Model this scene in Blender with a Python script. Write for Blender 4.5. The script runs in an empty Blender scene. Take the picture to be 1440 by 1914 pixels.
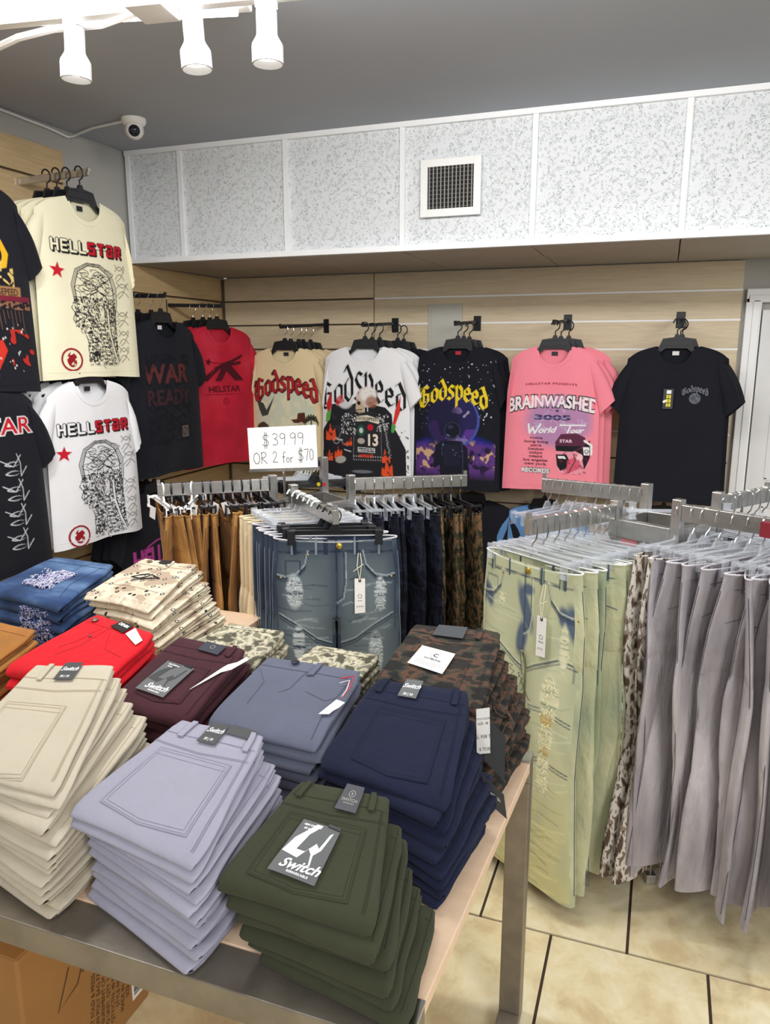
import bpy, bmesh, math, random
import numpy as np
from mathutils import Vector, Matrix
from mathutils.geometry import tessellate_polygon

# ---------------------------------------------------------------- camera, world, lights, exposure
scene = bpy.context.scene
COL = scene.collection
cam_data = bpy.data.cameras.new('camera')
cam_data.sensor_fit = 'HORIZONTAL'
cam_data.sensor_width = 36.0
cam_data.lens = 36.0 * 1420.0 / 1440.0
cam_data.clip_start = 0.02
camera = bpy.data.objects.new('camera', cam_data)
COL.objects.link(camera)
camera.location = (0, 0, 1.6)
camera.rotation_euler = (math.radians(90 - 12.007), 0, math.radians(20))
scene.camera = camera

scene.view_settings.view_transform = 'Standard'
scene.view_settings.look = 'None'
scene.view_settings.gamma = 1.0
scene.view_settings.use_curve_mapping = False
scene.view_settings.exposure = 0.0

world = bpy.data.worlds.new('store_ambient')
scene.world = world
world.use_nodes = True
world.node_tree.nodes['Background'].inputs[0].default_value = (0.97, 0.985, 1.0, 1)
world.node_tree.nodes['Background'].inputs[1].default_value = 0.34

def area_light(name, loc, sx, sy, power, color=(1, 0.98, 0.95), target=None):
    d = bpy.data.lights.new(name, 'AREA')
    d.shape = 'RECTANGLE'; d.size = sx; d.size_y = sy
    d.energy = power; d.color = color
    o = bpy.data.objects.new(name, d)
    COL.objects.link(o)
    o.location = loc
    if target is not None:
        o.rotation_euler = (Vector(target) - Vector(loc)).to_track_quat('-Z', 'Y').to_euler()
    return o

# ceiling fluorescents of the shop (behind, above and beside the camera), and one added lamp
area_light('ceiling_lamp_front', (-0.65, 1.68, 2.58), 1.6, 0.2, 44, (1, .99, .975), (-.8, 4.3, .9))
area_light('ceiling_lamp_left', (-1.75, 1.3, 2.56), 0.2, 1.0, 22, (1, .99, .975))
area_light('ceiling_lamp_right', (1.4, 1.9, 2.56), 0.3, 1.2, 20, (1, .99, .975))
area_light('unseen_lamp_behind', (0.0, -0.9, 2.56), 1.4, 1.2, 26, (1, .99, .975))
area_light('unseen_lamp_behind', (2.2, -1.6, 2.5), 1.2, 1.2, 98, (1, .99, .975), (-.6, 3.6, 2.0))  # unseen lamp, added and aimed to brighten the back wall

# ---------------------------------------------------------------- helpers
def lin(c):
    c = c / 255.0
    return c / 12.92 if c <= 0.04045 else ((c + 0.055) / 1.055) ** 2.4
def rgb(r, g, b):
    return (lin(r), lin(g), lin(b), 1.0)

def tag(o, label=None, cat=None, group=None, kind=None):
    if label: o['label'] = label
    if cat: o['category'] = cat
    if group: o['group'] = group
    if kind: o['kind'] = kind
    return o

def thing(name, label, cat, loc=(0, 0, 0), rotz=0.0, group=None):
    o = bpy.data.objects.new(name, None)
    o.empty_display_size = 0.05
    COL.objects.link(o)
    o.location = loc
    o.rotation_euler = (0, 0, rotz)
    return tag(o, label, cat, group)

def link_mesh(name, me, mat=None, parent=None, loc=None, rotz=None):
    if mat is not None and not me.materials:
        me.materials.append(mat)
    o = bpy.data.objects.new(name, me)
    COL.objects.link(o)
    if parent is not None: o.parent = parent
    if loc is not None: o.location = loc
    if rotz is not None: o.rotation_euler = (0, 0, rotz)
    return o

class MB:
    """collects simple shapes; build() links them as one mesh object"""
    def __init__(self):
        self.v = []; self.f = []
    def add(self, vs, fs):
        n = len(self.v)
        self.v.extend([tuple(p) for p in vs])
        self.f.extend([tuple(i + n for i in f) for f in fs])
        return self
    def box(self, c, s, rz=0.0, M=None):
        hx, hy, hz = s[0] / 2, s[1] / 2, s[2] / 2
        pts = [Vector((x, y, z)) for x in (-hx, hx) for y in (-hy, hy) for z in (-hz, hz)]
        if rz: pts = [Matrix.Rotation(rz, 3, 'Z') @ p for p in pts]
        if M is not None: pts = [M @ p for p in pts]
        pts = [p + Vector(c) for p in pts]
        return self.add(pts, [(0, 1, 3, 2), (4, 6, 7, 5), (0, 4, 5, 1), (2, 3, 7, 6), (0, 2, 6, 4), (1, 5, 7, 3)])
    def bar(self, a, b, w, h, up=(0, 0, 1)):
        """rectangular tube from a to b, w wide (across), h high (along up)"""
        a = Vector(a); b = Vector(b); d = (b - a).normalized(); up = Vector(up)
        s = d.cross(up)
        if s.length < 1e-5: s = Vector((1, 0, 0))
        s.normalize(); u = s.cross(d).normalized()
        vs = []
        for p in (a, b):
            for i, j in ((-1, -1), (1, -1), (1, 1), (-1, 1)):
                vs.append(p + s * (i * w / 2) + u * (j * h / 2))
        return self.add(vs, [(3, 2, 1, 0), (4, 5, 6, 7), (0, 1, 5, 4), (1, 2, 6, 5), (2, 3, 7, 6), (3, 0, 4, 7)])
    def tube(self, pts, r, n=6, cap=True):
        pts = [Vector(p) for p in pts]
        rs = r if isinstance(r, (list, tuple)) else [r] * len(pts)
        prev = None; vs = []; fs = []
        for i, p in enumerate(pts):
            d = (pts[min(i + 1, len(pts) - 1)] - pts[max(i - 1, 0)])
            if d.length < 1e-9: d = Vector((0, 0, 1))
            d.normalize()
            if prev is None:
                ref = Vector((0, 0, 1)) if abs(d.z) < 0.9 else Vector((1, 0, 0))
                s = d.cross(ref).normalized()
            else:
                s = (prev - d * prev.dot(d))
                s = s.normalized() if s.length > 1e-6 else d.orthogonal().normalized()
            prev = s; u = d.cross(s)
            for k in range(n):
                a = 2 * math.pi * k / n
                vs.append(p + (s * math.cos(a) + u * math.sin(a)) * rs[i])
        for i in range(len(pts) - 1):
            for k in range(n):
                fs.append((i * n + k, i * n + (k + 1) % n, (i + 1) * n + (k + 1) % n, (i + 1) * n + k))
        if cap:
            fs.append(tuple(range(n - 1, -1, -1)))
            fs.append(tuple((len(pts) - 1) * n + k for k in range(n)))
        return self.add(vs, fs)
    def lathe(self, prof, c=(0, 0, 0), M=None, n=24, cap=True):
        vs = []; fs = []
        for r, z in prof:
            for k in range(n):
                a = 2 * math.pi * k / n
                p = Vector((r * math.cos(a), r * math.sin(a), z))
                if M is not None: p = M @ p
                vs.append(p + Vector(c))
        for i in range(len(prof) - 1):
            for k in range(n):
                fs.append((i * n + k, i * n + (k + 1) % n, (i + 1) * n + (k + 1) % n, (i + 1) * n + k))
        if cap:
            fs.append(tuple(range(n - 1, -1, -1)))
            fs.append(tuple((len(prof) - 1) * n + k for k in range(n)))
        return self.add(vs, fs)
    def prism(self, poly, c, ex, ey, ez, t):
        """polygon in the ex/ey plane extruded by t along ez"""
        c = Vector(c); ex = Vector(ex); ey = Vector(ey); ez = Vector(ez)
        n = len(poly)
        vs = [c + ex * x + ey * y for x, y in poly] + [c + ex * x + ey * y + ez * t for x, y in poly]
        tris = tessellate_polygon([[Vector((x, y, 0)) for x, y in poly]])
        fs = [tuple(f) for f in tris] + [tuple(i + n for i in reversed(f)) for f in tris]
        fs += [(i, (i + 1) % n, (i + 1) % n + n, i + n) for i in range(n)]
        return self.add(vs, fs)
    def mesh(self, name, smooth=False):
        me = bpy.data.meshes.new(name)
        me.from_pydata(self.v, [], self.f)
        me.update()
        bm = bmesh.new(); bm.from_mesh(me)
        bmesh.ops.recalc_face_normals(bm, faces=bm.faces)
        bm.to_mesh(me); bm.free()
        if smooth:
            me.polygons.foreach_set('use_smooth', [True] * len(me.polygons))
            try: me.set_sharp_from_angle(angle=math.radians(40))
            except Exception: pass
        return me
    def build(self, name, mat, parent=None, loc=None, rotz=None, smooth=False, bevel=0.0):
        o = link_mesh(name, self.mesh(name, smooth), mat, parent, loc, rotz)
        if bevel:
            m = o.modifiers.new('bevel', 'BEVEL'); m.width = bevel; m.segments = 2; m.limit_method = 'ANGLE'
        return o

def grid_mesh(name, P, close_u=False, close_v=False, smooth=True):
    """P: array rows x cols x 3"""
    R, Cn = P.shape[0], P.shape[1]
    idx = np.arange(R * Cn).reshape(R, Cn)
    r2 = R if close_v else R - 1
    c2 = Cn if close_u else Cn - 1
    i = np.arange(r2)[:, None]; j = np.arange(c2)[None, :]
    a = idx[i, j]; b = idx[i, (j + 1) % Cn]; c = idx[(i + 1) % R, (j + 1) % Cn]; d = idx[(i + 1) % R, j]
    F = np.stack([a, b, c, d], -1).reshape(-1, 4)
    return P.reshape(-1, 3), F

def mesh_from(name, parts, smooth=True, recalc=True):
    """parts: list of (verts Nx3, quads Mx4) joined into one mesh"""
    V = []; F = []; n = 0
    for v, f in parts:
        V.append(np.asarray(v, dtype=float)); F.append(np.asarray(f) + n); n += len(v)
    V = np.concatenate(V); F = np.concatenate(F)
    me = bpy.data.meshes.new(name)
    me.from_pydata(V.tolist(), [], F.tolist())
    me.update()
    if recalc:
        bm = bmesh.new(); bm.from_mesh(me)
        bmesh.ops.remove_doubles(bm, verts=bm.verts, dist=0.0002)
        bmesh.ops.recalc_face_normals(bm, faces=bm.faces)
        bm.to_mesh(me); bm.free()
    if smooth:
        me.polygons.foreach_set('use_smooth', [True] * len(me.polygons))
    return me

class Wob:
    """smooth repeatable noise made of a few sines"""
    def __init__(self, seed, n=6, f=(1.0, 4.0)):
        r = random.Random(seed)
        self.k = [(r.uniform(*f) * r.choice((-1, 1)), r.uniform(*f) * r.choice((-1, 1)), r.uniform(0, 6.28), r.uniform(.4, 1)) for _ in range(n)]
    def __call__(self, x, y=0.0):
        return sum(a * np.sin(fx * x + fy * y + p) for fx, fy, p, a in self.k) / len(self.k)

ORD = ['topmost', 'second', 'third', 'fourth', 'fifth', 'sixth', 'seventh', 'eighth', 'ninth', 'tenth', 'eleventh', 'twelfth', 'thirteenth', 'fourteenth', 'fifteenth', 'sixteenth', 'seventeenth', 'eighteenth']

# ---------------------------------------------------------------- materials
MATS = {}
def new_mat(name):
    m = bpy.data.materials.new(name); m.use_nodes = True
    nt = m.node_tree
    return m, nt, nt.nodes['Principled BSDF']

def plain(name, col, rough=0.6, metal=0.0, var=0.0, vscale=8.0, bump=0.0, bscale=60.0, emit=0.0, alpha=1.0, spec=None, stretch=None):
    if name in MATS: return MATS[name]
    m, nt, b = new_mat(name)
    b.inputs['Base Color'].default_value = col
    b.inputs['Roughness'].default_value = rough
    b.inputs['Metallic'].default_value = metal
    if spec is not None: b.inputs['Specular IOR Level'].default_value = spec
    if alpha < 1: b.inputs['Alpha'].default_value = alpha
    if emit:
        b.inputs['Emission Color'].default_value = col
        b.inputs['Emission Strength'].default_value = emit
    tc = nt.nodes.new('ShaderNodeTexCoord')
    mp = nt.nodes.new('ShaderNodeMapping')
    nt.links.new(tc.outputs['Object'], mp.inputs['Vector'])
    if stretch: mp.inputs['Scale'].default_value = stretch
    if var:
        n = nt.nodes.new('ShaderNodeTexNoise'); n.inputs['Scale'].default_value = vscale; n.inputs['Detail'].default_value = 4
        nt.links.new(mp.outputs[0], n.inputs['Vector'])
        r = nt.nodes.new('ShaderNodeValToRGB')
        r.color_ramp.elements[0].position = .3; r.color_ramp.elements[1].position = .7
        r.color_ramp.elements[0].color = tuple(c * (1 - var) for c in col[:3]) + (1,)
        r.color_ramp.elements[1].color = tuple(min(1, c * (1 + var)) for c in col[:3]) + (1,)
        nt.links.new(n.outputs['Fac'], r.inputs[0]); nt.links.new(r.outputs[0], b.inputs['Base Color'])
    if bump:
        n2 = nt.nodes.new('ShaderNodeTexNoise'); n2.inputs['Scale'].default_value = bscale; n2.inputs['Detail'].default_value = 3
        nt.links.new(mp.outputs[0], n2.inputs['Vector'])
        bp = nt.nodes.new('ShaderNodeBump'); bp.inputs['Strength'].default_value = bump; bp.inputs['Distance'].default_value = 0.01
        nt.links.new(n2.outputs['Fac'], bp.inputs['Height']); nt.links.new(bp.outputs[0], b.inputs['Normal'])
    MATS[name] = m
    return m

def fabric(name, col, var=.08, vscale=9.0, wr=.35, wscale=14.0, rough=.85, sheen=.15, stretch=(1, 1, 1), two=None):
    """woven cloth: soft tonal variation, wrinkle relief and fine weave relief"""
    if name in MATS: return MATS[name]
    m, nt, b = new_mat(name)
    b.inputs['Roughness'].default_value = rough
    b.inputs['Specular IOR Level'].default_value = .25
    b.inputs['Sheen Weight'].default_value = sheen * .35
    b.inputs['Sheen Roughness'].default_value = .6
    tc = nt.nodes.new('ShaderNodeTexCoord')
    mp = nt.nodes.new('ShaderNodeMapping'); mp.inputs['Scale'].default_value = stretch
    nt.links.new(tc.outputs['Object'], mp.inputs['Vector'])
    n = nt.nodes.new('ShaderNodeTexNoise'); n.inputs['Scale'].default_value = vscale; n.inputs['Detail'].default_value = 5
    nt.links.new(mp.outputs[0], n.inputs['Vector'])
    r = nt.nodes.new('ShaderNodeValToRGB')
    r.color_ramp.elements[0].position = .3; r.color_ramp.elements[1].position = .72
    c0 = two[0] if two else tuple(c * (1 - var) for c in col[:3]) + (1,)
    c1 = two[1] if two else tuple(min(1, c * (1 + var)) for c in col[:3]) + (1,)
    r.color_ramp.elements[0].color = c0; r.color_ramp.elements[1].color = c1
    if two:
        e = r.color_ramp.elements.new(.5); e.color = col
    nt.links.new(n.outputs['Fac'], r.inputs[0]); nt.links.new(r.outputs[0], b.inputs['Base Color'])
    w = nt.nodes.new('ShaderNodeTexNoise'); w.inputs['Scale'].default_value = wscale; w.inputs['Detail'].default_value = 3; w.inputs['Distortion'].default_value = .3
    nt.links.new(mp.outputs[0], w.inputs['Vector'])
    bp = nt.nodes.new('ShaderNodeBump'); bp.inputs['Strength'].default_value = wr; bp.inputs['Distance'].default_value = 0.02
    nt.links.new(w.outputs['Fac'], bp.inputs['Height'])
    f = nt.nodes.new('ShaderNodeTexNoise'); f.inputs['Scale'].default_value = 420; f.inputs['Detail'].default_value = 1
    nt.links.new(tc.outputs['Object'], f.inputs['Vector'])
    b2 = nt.nodes.new('ShaderNodeBump'); b2.inputs['Strength'].default_value = .12; b2.inputs['Distance'].default_value = 0.002
    nt.links.new(f.outputs['Fac'], b2.inputs['Height']); nt.links.new(bp.outputs[0], b2.inputs['Normal'])
    nt.links.new(b2.outputs[0], b.inputs['Normal'])
    MATS[name] = m
    return m

def camo(name, cols, scale=14.0, seed=0.0, spots=None, stretch=(1, 1, 1), pos=(.43, .5, .58), wr=.4):
    """printed camouflage: noise cut into flat colour areas (a dye pattern of the cloth)"""
    if name in MATS: return MATS[name]
    m, nt, b = new_mat(name)
    b.inputs['Roughness'].default_value = .9
    b.inputs['Specular IOR Level'].default_value = .2
    tc = nt.nodes.new('ShaderNodeTexCoord')
    mp = nt.nodes.new('ShaderNodeMapping'); mp.inputs['Scale'].default_value = stretch; mp.inputs['Location'].default_value = (seed, seed * .7, seed * .3)
    nt.links.new(tc.outputs['Object'], mp.inputs['Vector'])
    n = nt.nodes.new('ShaderNodeTexNoise'); n.inputs['Scale'].default_value = scale; n.inputs['Detail'].default_value = 2.5; n.inputs['Roughness'].default_value = .55
    nt.links.new(mp.outputs[0], n.inputs['Vector'])
    r = nt.nodes.new('ShaderNodeValToRGB'); r.color_ramp.interpolation = 'CONSTANT'
    r.color_ramp.elements[0].color = cols[0]; r.color_ramp.elements[0].position = 0
    r.color_ramp.elements[1].color = cols[1]; r.color_ramp.elements[1].position = pos[0]
    for c, p in zip(cols[2:], pos[1:]):
        e = r.color_ramp.elements.new(p); e.color = c
    nt.links.new(n.outputs['Fac'], r.inputs[0])
    out = r.outputs[0]
    if spots:
        v = nt.nodes.new('ShaderNodeTexVoronoi'); v.inputs['Scale'].default_value = spots[0]
        nt.links.new(mp.outputs[0], v.inputs['Vector'])
        for thr, c in ((spots[1], spots[3]), (spots[2], spots[4])):
            lt = nt.nodes.new('ShaderNodeMath'); lt.operation = 'LESS_THAN'; lt.inputs[1].default_value = thr
            nt.links.new(v.outputs['Distance'], lt.inputs[0])
            mx = nt.nodes.new('ShaderNodeMix'); mx.data_type = 'RGBA'; mx.inputs[7].default_value = c
            nt.links.new(lt.outputs[0], mx.inputs[0]); nt.links.new(out, mx.inputs[6]); out = mx.outputs[2]
    nt.links.new(out, b.inputs['Base Color'])
    w = nt.nodes.new('ShaderNodeTexNoise'); w.inputs['Scale'].default_value = 18; w.inputs['Detail'].default_value = 3
    nt.links.new(tc.outputs['Object'], w.inputs['Vector'])
    bp = nt.nodes.new('ShaderNodeBump'); bp.inputs['Strength'].default_value = wr; bp.inputs['Distance'].default_value = .02
    nt.links.new(w.outputs['Fac'], bp.inputs['Height']); nt.links.new(bp.outputs[0], b.inputs['Normal'])
    MATS[name] = m
    return m

def ink_material():
    m, nt, b = new_mat('shirt_ink')
    b.inputs['Roughness'].default_value = .8
    b.inputs['Specular IOR Level'].default_value = .25
    b.inputs['Sheen Weight'].default_value = .01
    a = nt.nodes.new('ShaderNodeAttribute'); a.attribute_name = 'ink'
    nt.links.new(a.outputs['Color'], b.inputs['Base Color'])
    return m
INK = ink_material()

M_METAL = plain('brushed_nickel', rgb(196, 194, 190), .26, .9, .12, 30, .03, 90)
M_METAL_D = plain('worn_steel', rgb(150, 142, 130), .45, .75, .18, 14, .05, 60)
M_CHROME = plain('chrome_wire', rgb(215, 215, 215), .18, 1.0)
M_BLACKP = plain('black_plastic', rgb(30, 31, 35), .35, spec=.5)
M_BLACKM = plain('black_metal', rgb(34, 36, 42), .4, .3)
M_WHITEP = plain('white_enamel', rgb(246, 245, 243), .4)
M_WHITEH = plain('white_hook_plastic', rgb(225, 235, 232), .35)
M_CLEAR = plain('clear_plastic', rgb(226, 231, 238), .08, 0, alpha=.22, spec=.9)
M_PAPER = plain('white_card', rgb(240, 238, 235), .6)
M_GREYCARD = plain('grey_card', rgb(96, 98, 100), .5)
M_DARKCARD = plain('dark_card', rgb(52, 54, 58), .5)
M_SILVER = plain('silver_foil', rgb(222, 224, 226), .3, .35)
M_INKW = plain('white_lettering', rgb(240, 240, 240), .6)
M_INKK = plain('black_lettering', rgb(28, 28, 32), .6)
M_GOLD = plain('brass_button', rgb(206, 176, 84), .3, .8)
# ---------------------------------------------------------------- the room
YB = 4.5          # back wall
XL = -2.78        # left wall
ZC = 2.63         # ceiling
YS = 3.6          # front of the dropped soffit
ZS = 2.07         # underside of the soffit
M_PAINT = plain('grey_wall_paint', rgb(186, 184, 178), .8, var=.03, vscale=3, bump=.05, bscale=40)
M_CEIL = plain('ceiling_paint', rgb(170, 175, 184), .9, var=.04, vscale=1.2, bump=.06, bscale=6)
M_GROUT = plain('dark_grout', rgb(66, 52, 42), .9)
M_TRIMW = plain('white_trim', rgb(248, 249, 250), .5)
M_BROWN = plain('slat_backing', rgb(96, 80, 62), .8)
M_ALU = plain('white_slat_insert', rgb(252, 252, 250), .3)

def wood_mat(name, c0, c1, sc=(1.2, 1.2, 16)):
    m, nt, b = new_mat(name)
    tc = nt.nodes.new('ShaderNodeTexCoord'); mp = nt.nodes.new('ShaderNodeMapping'); mp.inputs['Scale'].default_value = sc
    oi = nt.nodes.new('ShaderNodeObjectInfo')
    nt.links.new(tc.outputs['Object'], mp.inputs['Vector'])
    n = nt.nodes.new('ShaderNodeTexNoise'); n.noise_dimensions = '4D'; n.inputs['Scale'].default_value = 5; n.inputs['Detail'].default_value = 6; n.inputs['Distortion'].default_value = .6
    mu = nt.nodes.new('ShaderNodeMath'); mu.operation = 'MULTIPLY'; mu.inputs[1].default_value = 20
    nt.links.new(oi.outputs['Random'], mu.inputs[0]); nt.links.new(mu.outputs[0], n.inputs['W'])
    nt.links.new(mp.outputs[0], n.inputs['Vector'])
    r = nt.nodes.new('ShaderNodeValToRGB'); r.color_ramp.elements[0].color = c0; r.color_ramp.elements[1].color = c1
    r.color_ramp.elements[0].position = .35; r.color_ramp.elements[1].position = .65
    nt.links.new(n.outputs['Fac'], r.inputs[0]); nt.links.new(r.outputs[0], b.inputs['Base Color'])
    b.inputs['Roughness'].default_value = .45
    return m
M_SLAT = wood_mat('maple_slat', rgb(208, 190, 158), rgb(222, 204, 172))
M_SLAT_L = wood_mat('oak_slat', rgb(200, 172, 126), rgb(216, 188, 142))

def ceiling_tile_mat():
    m, nt, b = new_mat('fissured_ceiling_tile')
    tc = nt.nodes.new('ShaderNodeTexCoord')
    n = nt.nodes.new('ShaderNodeTexNoise'); n.inputs['Scale'].default_value = 50; n.inputs['Detail'].default_value = 2; n.inputs['Distortion'].default_value = 2.2
    n.inputs['Roughness'].default_value = .6
    nt.links.new(tc.outputs['Object'], n.inputs['Vector'])
    s = nt.nodes.new('ShaderNodeMath'); s.operation = 'SUBTRACT'; s.inputs[1].default_value = .5
    ab = nt.nodes.new('ShaderNodeMath'); ab.operation = 'ABSOLUTE'
    l1 = nt.nodes.new('ShaderNodeMath'); l1.operation = 'LESS_THAN'; l1.inputs[1].default_value = .020
    nt.links.new(n.outputs['Fac'], s.inputs[0]); nt.links.new(s.outputs[0], ab.inputs[0]); nt.links.new(ab.outputs[0], l1.inputs[0])
    g = nt.nodes.new('ShaderNodeTexNoise'); g.inputs['Scale'].default_value = 75; g.inputs['Detail'].default_value = 1
    nt.links.new(tc.outputs['Object'], g.inputs['Vector'])
    gt = nt.nodes.new('ShaderNodeMath'); gt.operation = 'GREATER_THAN'; gt.inputs[1].default_value = .505
    nt.links.new(g.outputs['Fac'], gt.inputs[0])
    mu = nt.nodes.new('ShaderNodeMath'); mu.operation = 'MULTIPLY'
    nt.links.new(l1.outputs[0], mu.inputs[0]); nt.links.new(gt.outputs[0], mu.inputs[1])
    mx = nt.nodes.new('ShaderNodeMix'); mx.data_type = 'RGBA'; mx.inputs[6].default_value = rgb(230, 233, 236); mx.inputs[7].default_value = rgb(128, 142, 140)
    nt.links.new(mu.outputs[0], mx.inputs[0]); nt.links.new(mx.outputs[2], b.inputs['Base Color'])
    bp = nt.nodes.new('ShaderNodeBump'); bp.inputs['Strength'].default_value = .5; bp.inputs['Distance'].default_value = .004; bp.invert = True
    nt.links.new(mu.outputs[0], bp.inputs['Height']); nt.links.new(bp.outputs[0], b.inputs['Normal'])
    b.inputs['Roughness'].default_value = .6
    return m
M_CTILE = ceiling_tile_mat()

def floor_tile_mat():
    m, nt, b = new_mat('beige_marbled_tile')
    tc = nt.nodes.new('ShaderNodeTexCoord'); oi = nt.nodes.new('ShaderNodeObjectInfo')
    mu = nt.nodes.new('ShaderNodeMath'); mu.operation = 'MULTIPLY'; mu.inputs[1].default_value = 50
    nt.links.new(oi.outputs['Random'], mu.inputs[0])
    n = nt.nodes.new('ShaderNodeTexNoise'); n.noise_dimensions = '4D'; n.inputs['Scale'].default_value = 9; n.inputs['Detail'].default_value = 8; n.inputs['Roughness'].default_value = .62; n.inputs['Distortion'].default_value = .5
    nt.links.new(tc.outputs['Object'], n.inputs['Vector']); nt.links.new(mu.outputs[0], n.inputs['W'])
    r = nt.nodes.new('ShaderNodeValToRGB')
    r.color_ramp.elements[0].position = .36; r.color_ramp.elements[0].color = rgb(206, 184, 142)
    r.color_ramp.elements[1].position = .66; r.color_ramp.elements[1].color = rgb(236, 226, 194)
    e = r.color_ramp.elements.new(.5); e.color = rgb(225, 209, 168)
    nt.links.new(n.outputs['Fac'], r.inputs[0]); nt.links.new(r.outputs[0], b.inputs['Base Color'])
    b.inputs['Roughness'].default_value = .38
    bp = nt.nodes.new('ShaderNodeBump'); bp.inputs['Strength'].default_value = .08; bp.inputs['Distance'].default_value = .01
    nt.links.new(n.outputs['Fac'], bp.inputs['Height']); nt.links.new(bp.outputs[0], b.inputs['Normal'])
    return m
M_FTILE = floor_tile_mat()

# floor: grout bed with 16-inch tiles in running bond
floor = MB().box((-0.7, 1.5, -0.02), (5.0, 6.4, 0.03)).build('floor', M_GROUT)
tag(floor, kind='structure')
TS = 0.4055
tile_me = MB().box((0, 0, 0), (TS - .008, TS - .008, .012)).mesh('floor_tile')
tile_me.materials.append(M_FTILE)
for j in range(-7, 8):
    y0 = 1.885 + TS * (j - 1) + TS / 2
    if y0 - TS / 2 > YB or y0 < -1.5: continue
    off = -0.19 if j % 2 == 0 else 0.0125
    for i in range(-7, 6):
        x0 = off + TS * i + TS / 2
        if x0 - TS / 2 < XL - .3 or x0 > 1.9: continue
        o = link_mesh('tile', tile_me, None, floor)
        o.location = (x0, y0, -.006)
        o.rotation_euler = (0, 0, math.pi / 2 * ((i * 7 + j * 3) % 4))

ceiling = MB().box((-0.5, 1.4, ZC + .03), (4.7, 6.3, .06)).build('ceiling', M_CEIL); tag(ceiling, kind='structure')
wall_left = MB().box((XL - .06, 1.7, ZC / 2), (.1, 5.7, ZC)).build('wall_left', M_PAINT); tag(wall_left, kind='structure')
wall_back = MB().box((-0.9, YB + .07, ZC / 2), (3.7, .1, ZC)).build('wall_back', M_PAINT); tag(wall_back, kind='structure')
MB().box((1.36, YB + .07, 2.02), (.9, .1, .4)).build('wall_back', M_PAINT, wall_back)

# slatwall boards on the back wall: rows of 6 inch boards with white channels between
P = 0.152
def slat_rows(parent, axis, c, a0, a1, ztop, zbot, mat, insert_rows, thick=.018):
    """boards along axis ('x' or 'y') from a0 to a1 on plane c"""
    k = 0; z = ztop
    me = None
    while z - P > zbot:
        L = a1 - a0; mid = (a0 + a1) / 2
        if me is None:
            s = (L - .003, thick, P - .011) if axis == 'x' else (thick, L - .003, P - .011)
            me = MB().box((0, 0, 0), s).mesh('slat'); me.materials.append(mat)
        zc = z - P / 2
        o = link_mesh('slat', me, None, parent)
        o.location = (mid, c, zc) if axis == 'x' else (c, mid, zc)
        m2 = M_ALU if k in insert_rows else M_BROWN
        s = (L, .004, .010 if k in insert_rows else .016) if axis == 'x' else (.004, L, .016)
        cc = (mid, c + (-.0085 if k in insert_rows else .008), z - P) if axis == 'x' else (c - .006, mid, z - P)
        MB().box(cc, s).build('groove_channel', m2, parent)
        z -= P; k += 1
slat_rows(wall_back, 'x', YB + .011, XL + .005, -1.712, 2.062, .3, M_SLAT, ())
slat_rows(wall_back, 'x', YB + .011, -1.708, 0.348, 2.062, .3, M_SLAT, (0, 1, 2, 3, 4, 5))
slat_rows(wall_left, 'y', XL - .002, 3.545, 4.495, 2.062, .3, M_SLAT_L, ())
slat_rows(wall_left, 'y', XL - .002, 2.35, 3.13, 2.53, .3, M_SLAT_L, ())
slat_rows(wall_left, 'y', XL - .002, 1.15, 2.347, 2.53, .3, M_SLAT_L, ())
# slatwall lower strip between the two panels
slat_rows(wall_left, 'y', XL - .002, 3.134, 3.541, 1.3, .3, M_SLAT_L, ())
MB().box((XL + .01, YB - .005, 1.2), (.02, .02, 1.7)).build('trim_1', M_BROWN, wall_back)

# grey electrical cover set into the slatwall
pan = MB().box((-1.255, YB - .002, 1.73), (.208, .014, .275)).box((-1.255, YB - .010, 1.73), (.17, .006, .235)).build('wall_panel_cover', plain('grey_panel', rgb(196, 194, 184), .6), None, bevel=.002)
tag(pan, 'grey rectangular access cover set in the wooden slats above the space T-shirt', 'wall cover')

# dropped soffit: front face of fissured tiles in white T-bars, plain tiles below
soffit = MB().box((-0.72, (YS + YB + .12) / 2 + .03, (ZS + ZC) / 2 + .012), (4.3, YB + .12 - YS - .06, ZC - ZS - .03)).build('ceiling_soffit', M_PAINT)
tag(soffit, kind='structure')
xs = [-2.775, -2.44, -1.83, -1.222, -.609, .018, .64, 1.25]
for a, b in zip(xs[:-1], xs[1:]):
    o = MB().box((0, 0, 0), (b - a - .014, .012, ZC - ZS - .03)).build('tile', M_CTILE, soffit)
    o.location = ((a + b) / 2, YS + .012, (ZC + ZS) / 2 + .003)
for x in xs[:-1]:
    MB().box((x + (.012 if x < -2.7 else 0), YS - .002, (ZC + ZS) / 2), (.024, .014, ZC - ZS - .02)).build('mullion', M_TRIMW, soffit)
MB().box((-.75, YS - .006, ZS + .004), (4.05, .03, .026)).build('edge_rail', M_TRIMW, soffit)
MB().box((-.75, YS - .006, ZC - .013), (4.05, .02, .024)).build('edge_rail', M_TRIMW, soffit)
M_UNDER = plain('shaded_ceiling_tile', rgb(176, 170, 160), .85, var=.04, vscale=4)  # grey-brown base colour includes the shade under the soffit
for a, b in zip(xs[:-1], xs[1:]):
    for y0, y1 in ((YS + .012, 4.02), (4.025, YB)):
        o = MB().box((0, 0, 0), (b - a - .006, y1 - y0 - .006, .012)).build('ceiling_panel', M_UNDER, soffit)
        o.location = ((a + b) / 2, (y0 + y1) / 2, ZS - .006 + (.004 if y0 > 4 else 0))

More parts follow.
